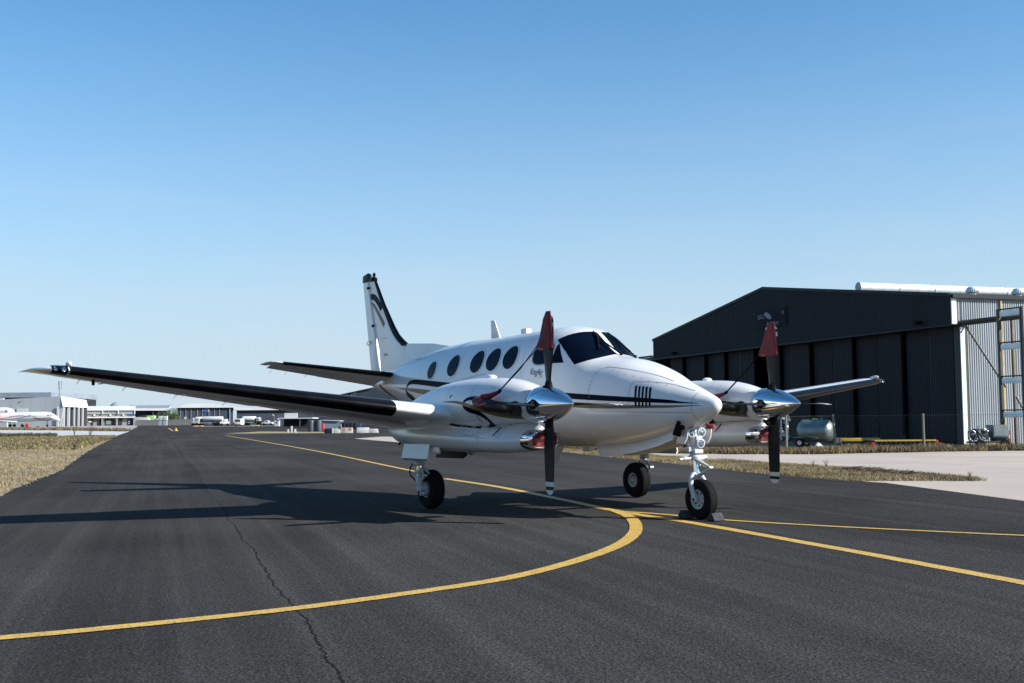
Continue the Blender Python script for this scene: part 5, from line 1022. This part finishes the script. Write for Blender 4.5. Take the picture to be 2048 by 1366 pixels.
tanker(418, 330, 8.0, 'large white fuel tanker truck facing left below the curved roof hangar', -1)
tanker(503, 345, 5.4, 'smaller white fuel truck facing right beside the white van', 1)
tanker(397, 350, 3.6, 'short cream tanker truck half hidden left of the large tanker', -1, 'conc')
T = farthing('utility_truck', 'white utility truck with red grille behind the large fuel tanker', 'truck', 449, 322, rz=.3); MB().span(-1.3, 1.2, -.9, .9, .5, 1.2).span(-.3, .9, -.85, .85, 1.2, 1.9).build('body', M['fwhite'], T, bevel=.08); MB().span(-1.34, -1.3, -.7, .7, .55, 1.0).build('grille', M['red2'], T); MB().span(-.34, .94, -.8, .8, 1.35, 1.75).build('window', M['fglass'], T)
for q in (-.8, .8): MB().lathe([(-.92, .1), (-.92, .36), (.92, .36), (.92, .1)], (q, 0, .37), (0, 1, 0), 14).build('wheel', M['tyre'], T)
T = farthing('white_van', 'boxy white van seen head on beside the slate hangar', 'van', 475, 300); MB().span(-.85, .85, 0, 4, .35, 1.95).build('body', M['fwhite'], T, bevel=.12); MB().span(-.68, .68, -.02, .02, 1.15, 1.70).build('windscreen', M['fshade'], T); MB().span(-.75, .75, -.06, 0, .32, .5).build('bumper', M['charcoal'], T)
for q in (-.65, .65): MB().lathe([(-.1, .1), (-.1, .34), (.1, .34), (.1, .1)], (q, .7, .34), (1, 0, 0), 14).build('wheel', M['tyre'], T)
T = farthing('pickup_truck', 'small white pickup parked left of the guard hut', 'pickup', 535, 330); MB().prism([(-1.6, .4), (1.6, .4), (1.6, .95), (.6, 1.0), (.3, 1.4), (-.6, 1.4), (-.9, .95), (-1.6, .9)], 'y', -.75, .75).build('body', M['fwhite'], T, bevel=.05); MB().span(-.5, .2, -.78, -.755, 1.02, 1.32).build('window', M['fglass'], T)
for q in (-1, 1): MB().lathe([(-.78, .1), (-.78, .32), (.78, .32), (.78, .1)], (q, 0, .33), (0, 1, 0), 14).build('wheel', M['tyre'], T)
T = farthing('flatbed_trailer', 'dark flat trailer carrying low crates right of the smaller fuel truck', 'trailer', 524, 338); MB().span(-2.0, 2.0, -1, 1, .7, .9).build('deck', M['charcoal'], T); MB().span(-1.4, .2, -.8, .8, .9, 1.35).build('load', M['fshade'], T); MB().lathe([(-1, .1), (-1, .35), (1, .35), (1, .1)], (-1.2, 0, .36), (0, 1, 0), 14).lathe([(-1, .1), (-1, .35), (1, .35), (1, .1)], (1.2, 0, .36), (0, 1, 0), 14).build('wheels', M['tyre'], T)
# white coach-like truck and boxes beside the terminal
T = farthing('box_truck', 'long white covered truck with faint red mark beside the terminal block', 'truck', 286, 430); MB().prism([(-2.9, 1.0), (2.6, 1.0), (2.6, 1.9), (2.2, 2.9), (-2.9, 3.1)], 'y', -1, 1).build('body', M['fwhite'], T, bevel=.06); MB().span(-2.6, 2.4, -.9, .9, .5, 1.0).build('chassis', M['fgrey'], T); MB().span(-2.0, -.9, -1.04, -1.01, 1.5, 1.7).build('red_mark', M['orange'], T)
for q in (-1.9, 1.7): MB().lathe([(-.95, .1), (-.95, .5), (.95, .5), (.95, .1)], (q, 0, .5), (0, 1, 0), 14).build('wheel', M['tyre'], T)
T = farthing('lime_truck', 'pale green canvas topped truck before the dark trees', 'truck', 303, 440); MB().span(-1.7, 1.5, -1, 1, 1.2, 3.7).build('canvas', M['lime'], T, bevel=.2); MB().span(1.5, 2.6, -1, 1, .6, 2.6).build('cab', M['froof'], T, bevel=.1); MB().span(-1.7, 2.4, -.8, .8, .5, 1.2).build('chassis', M['charcoal'], T)
for p in (321.5, 331): B = farthing('white_tank_box', 'white box tank on the wall, '+('left' if p < 325 else 'right')+' one of the pair before the trees', 'tank', p, 420, 'white box tanks'); MB().span(-.75, .75, -.6, .6, 1.9, 3.4).build('box', M['fwhite'], B, bevel=.06); MB().span(-.6, .6, -.5, .5, 0, 1.9).build('stand', M['fgrey'], B)
B = farthing('boundary_wall', 'low grey boundary wall running behind the far taxiway', 'wall', 345, 425); x = lambda p: X(p, 345, 425); MB().span(x(272), x(392), 0, .4, 0, 1.9).build('wall_face', M['fbrick'], B); MB().span(x(272), x(392), -.06, .46, 1.9, 2.05).build('coping', M['fgrey'], B)
B = farthing('round_sign', 'small round white sign on a post in front of the slate hangar', 'sign', 371, 415); MB().tube([(0, 0, 0), (0, 0, 2.0)], .07, 6).build('post', M['steel'], B); MB().lathe([(-.05, .5), (.05, .5)], (0, -.1, 2.6), (0, 1, 0), 18).build('disc', M['fwhite'], B)
for i in range(4): B = farthing('wheel_stop', 'low yellow kerb block before the far trucks, '+['first', 'second', 'third', 'fourth'][i]+' from the left', 'kerb block', (391, 402, 505, 514)[i], 300, 'yellow kerb blocks'); MB().span(-.6, .6, -.3, .3, 0, .28).build('block', M['yellow'], B, bevel=.04)
sheet('kerb_strip', [tuple(far(385, 296)[:2]), tuple(far(560, 296)[:2]), tuple(far(560, 312)[:2]), tuple(far(385, 312)[:2])], -0.003, M['slab'])
# marker, hut, lamp, shelter, tanks, barriers
B = farthing('marker_cone', 'small yellow marker cone standing on the far taxiway', 'cone', 352, 165); MB().lathe([(0, .35), (.05, .35), (.06, .22), (.45, .05)], (0, 0, 0), (0, 0, 1), 16).build('cone', M['yellow'], B)
D = 250; B = farthing('guard_hut', 'small white guard hut with a pitched roof', 'hut', 553, D); MB().prism([(-.48, .15), (.48, .15), (.48, 1.35), (0, 1.62), (-.48, 1.35)], 'y', 0, 1.2).build('hut_wall', M['fwhite'], B); MB().span(-.14, .14, -.03, .0, .75, 1.12).build('window', M['fshade'], B); MB().prism([(-.58, 1.32), (0, 1.66), (.58, 1.32), (.58, 1.38), (0, 1.74), (-.58, 1.38)], 'y', -.1, 1.3).build('roof', M['froof'], B)
D = 260; B = farthing('lamp_post', 'floodlight on a thin pole left of the guard hut', 'lamp post', 548, D); z = lambda py: HZ(548, py, D); MB().tube([(0, 0, 0), (0, 0, z(832))], .05, 6).build('pole', M['steel'], B); MB().box((-.2, 0, z(831)), (.55, .25, .16), Matrix.Rotation(.7, 3, 'Y')).build('lamp_head', M['fwhite'], B)
D = 255; B = farthing('service_shelter', 'dark open shelter with white parapet panel and roof railing under the wing', 'shelter', 600, D); x = lambda p: X(p, 600, D); z = lambda py: HZ(600, py, D)
MB().span(x(562), x(640), 3, 8, 0, z(838)).build('rear_wall', M['fshade'], B); MB().span(x(556), x(624), 0, 8, z(838), z(836)).build('roof_slab', M['fwhite'], B); MB().span(x(568), x(594), .2, .5, z(836), z(826.5)).build('parapet_panel', M['white'], B)
m = MB()
for p in (555, 558.5, 562, 565.5): m.tube([(x(p), 1, z(837)), (x(p), 1, z(830))], .03, 5)
for py in (830, 833): m.tube([(x(555), 1, z(py)), (x(566), 1, z(py))], .03, 5)
m.build('roof_rail', M['steel'], B)
for p in (561.5, 599, 617): MB().tube([(x(p), .3, 0), (x(p), .3, z(838))], .07, 6).build('column', M['steel'], B)
D = 135
for i, p in enumerate((621.5, 636.5)):
    B = farthing('water_tank', ('left' if i == 0 else 'right')+' one of two slate blue upright water tanks behind the verge', 'water tank', p, D, 'slate water tanks'); MB().lathe([(0, .40), (1.25, .40), (1.33, .36), (1.40, .12)], (0, 0, 0), (0, 0, 1), 24).build('tank_shell', M['fdark'], B, smooth=40)
    MB().box((-.37, -.05, .65), (.05, .10, 1.3)).build('side_pipe', M['froof'], B)
D = 170; B = farthing('pale_container', 'pale grey low building with one slanting end beyond the water tanks', 'building', 665, D); x = lambda p: X(p, 665, D); z = lambda py: HZ(665, py, D); MB().prism([(x(641), 0), (x(641), z(842)), (x(679), z(844)), (x(667), z(857)), (x(667), 0)], 'y', 0, 4).build('wall', M['froof'], B, smooth=0); MB().prism([(x(641), 0), (x(641), z(841)), (x(679), z(843)), (x(679), z(842)), (x(641), z(840.3))], 'y', -.2, 4).build('roof_edge', M['fwhite'], B, smooth=0)
B = farthing('red_barrel', 'small red drum between the water tank and the pale wall', 'drum', 645, 150); MB().lathe([(0, .2), (.6, .22), (.65, .15)], (0, 0, .25), (0, 0, 1), 16).span(-.25, .25, -.2, .2, 0, .25).build('drum', M['red2'], B)
D = 165; B = farthing('dark_shed_row', 'row of dark blue sheds behind the concrete barriers', 'shed', 710, D); x = lambda p: X(p, 710, D); z = lambda py: HZ(710, py, D)
MB().span(x(676), x(716), 2, 6, 0, z(845)).span(x(716), x(790), 3, 8, 0, z(850)).build('shed_wall', M['fdark'], B); m = MB(); [m.span(x(p), x(p+.8), 1.9, 2, 0, z(845.5)) for p in (684, 691, 698, 706)]; m.build('door_gap', M['fshade'], B)
D = 118
for px0, px1, top, mt, lb in ((649, 663.5, 857, 'charcoal', 'dark barrier block with one white end, leftmost of the barrier row'), (682, 704.5, 856, 'conc', 'concrete barrier painted with two orange squares'), (713.5, 737, 855.8, 'white', 'plain white concrete barrier right of the orange squares'), (666, 680, 858.5, 'conc', 'low sandy rubble block between dark and orange barriers'), (738, 755, 858.5, 'conc', 'low sandy block at the right end of the barrier row')):
    B = farthing('barrier_block', lb, 'barrier', (px0+px1)/2, D, 'barrier blocks beside the taxiway'); w2 = (px1-px0)/2*D/FPX; h = HZ(690, top, D)
    MB().prism([(-w2-.04, 0), (w2+.04, 0), (w2+.04, h*.2), (w2, h), (-w2, h), (-w2-.04, h*.2)], 'y', -.12, .12).build('block', M[mt], B, bevel=.02)
    if px0 == 682:
        for q in (-.30, .32): MB().span(q-.13, q+.13, -.135, -.122, h*.45, h*.95).build('orange_square', M['orange'], B)
    if px0 == 649: MB().span(w2+.02, w2+.16, -.13, .13, 0, h*.98).build('white_end', M['white'], B)
B = farthing('thin_pole', 'thin white pole standing between the barriers', 'pole', 681.5, 119); MB().tube([(0, 0, 0), (0, 0, HZ(680, 849, 119))], .025, 6).build('rod', M['white'], B)
for i, p in enumerate((576, 583, 590)):
    B = farthing('marker_post', ['left short white marker post of three on the verge', 'tall middle white marker post of three on the verge', 'right short white marker post of three on the verge'][i], 'marker post', p, 128, 'white marker posts'); hgt = (.38, .72, .38)[i]; MB().span(-.09, .09, -.09, .09, 0, hgt).span(-.13, .13, -.13, .13, 0, .08).build('post', M['fwhite'], B, bevel=.01)
sheet('far_verge', [tuple(far(445, 126)[:2]), tuple(far(660, 120)[:2]), tuple(far(660, 132)[:2]), tuple(far(520, 146)[:2]), tuple(far(500, 138)[:2])], -0.003, mat('yellow_verge', (.17, .14, .07), .9, c2=(.25, .21, .11), vscale=.6))
# --- trees and hills
def tree(px, D, h, wd, label):
    T = farthing('tree', label, 'tree', px, D, 'far trees'); MB().tube([(0, 0, 0), (.1, 0, h*.5), (.0, .1, h*.8)], [wd*.06, wd*.04, wd*.02], 7).tube([(.1, 0, h*.4), (wd*.25, 0, h*.7)], [wd*.03, wd*.01], 6).build('trunk', M['bark'], T)
    m = MB(); cl = [(random.uniform(-.38, .38)*wd, random.uniform(-.3, .3)*wd, h*random.uniform(.35, .85), random.uniform(.12, .26)*wd) for _ in range(16)]
    for k in range(1700):
        c = random.choice(cl); v = rng.normal(0, 1, 3); v /= np.linalg.norm(v); p = Vector((c[0], c[1], c[2]))+Vector(v)*c[3]*random.uniform(.6, 1.1); s_ = random.uniform(.10, .24); m.add([p+Vector(rng.normal(0, 1, 3))*s_ for _ in range(3)], [(0, 1, 2)])
    m.build('crown', M['leaf'], T, smooth=0)
tree(334, 455, 6.3, 7, 'dark spreading tree beside the end of the canopy shed')
tree(322, 460, 4.6, 6, 'low round dark tree beneath the canopy shed roof')
tree(343, 462, 5.2, 7, 'dark tree touching the left edge of the slate hangar')
tree(350, 465, 4.4, 5, 'low dark tree against the corner of the slate hangar')
tree(291, 470, 3.8, 5, 'small dark tree behind the pale green truck')
tree(280, 472, 3.3, 4, 'small dark tree behind the long white covered truck')
def hill(px, D, w_, h, seed, label=None):
    random.seed(seed); m = MB(); n = 60; rows = []
    for j in range(9):
        row = []
        for i in range(n+1):
            u = i/n*2-1; v = j/8*2-1; z_ = h*max(0, (1-u*u))**1.3*(1-v*v)*(1+.05*math.sin(u*7+seed)); row.append((u*w_, v*w_*.5, z_-2))
        rows.append(row)
    for r_ in rows: pass
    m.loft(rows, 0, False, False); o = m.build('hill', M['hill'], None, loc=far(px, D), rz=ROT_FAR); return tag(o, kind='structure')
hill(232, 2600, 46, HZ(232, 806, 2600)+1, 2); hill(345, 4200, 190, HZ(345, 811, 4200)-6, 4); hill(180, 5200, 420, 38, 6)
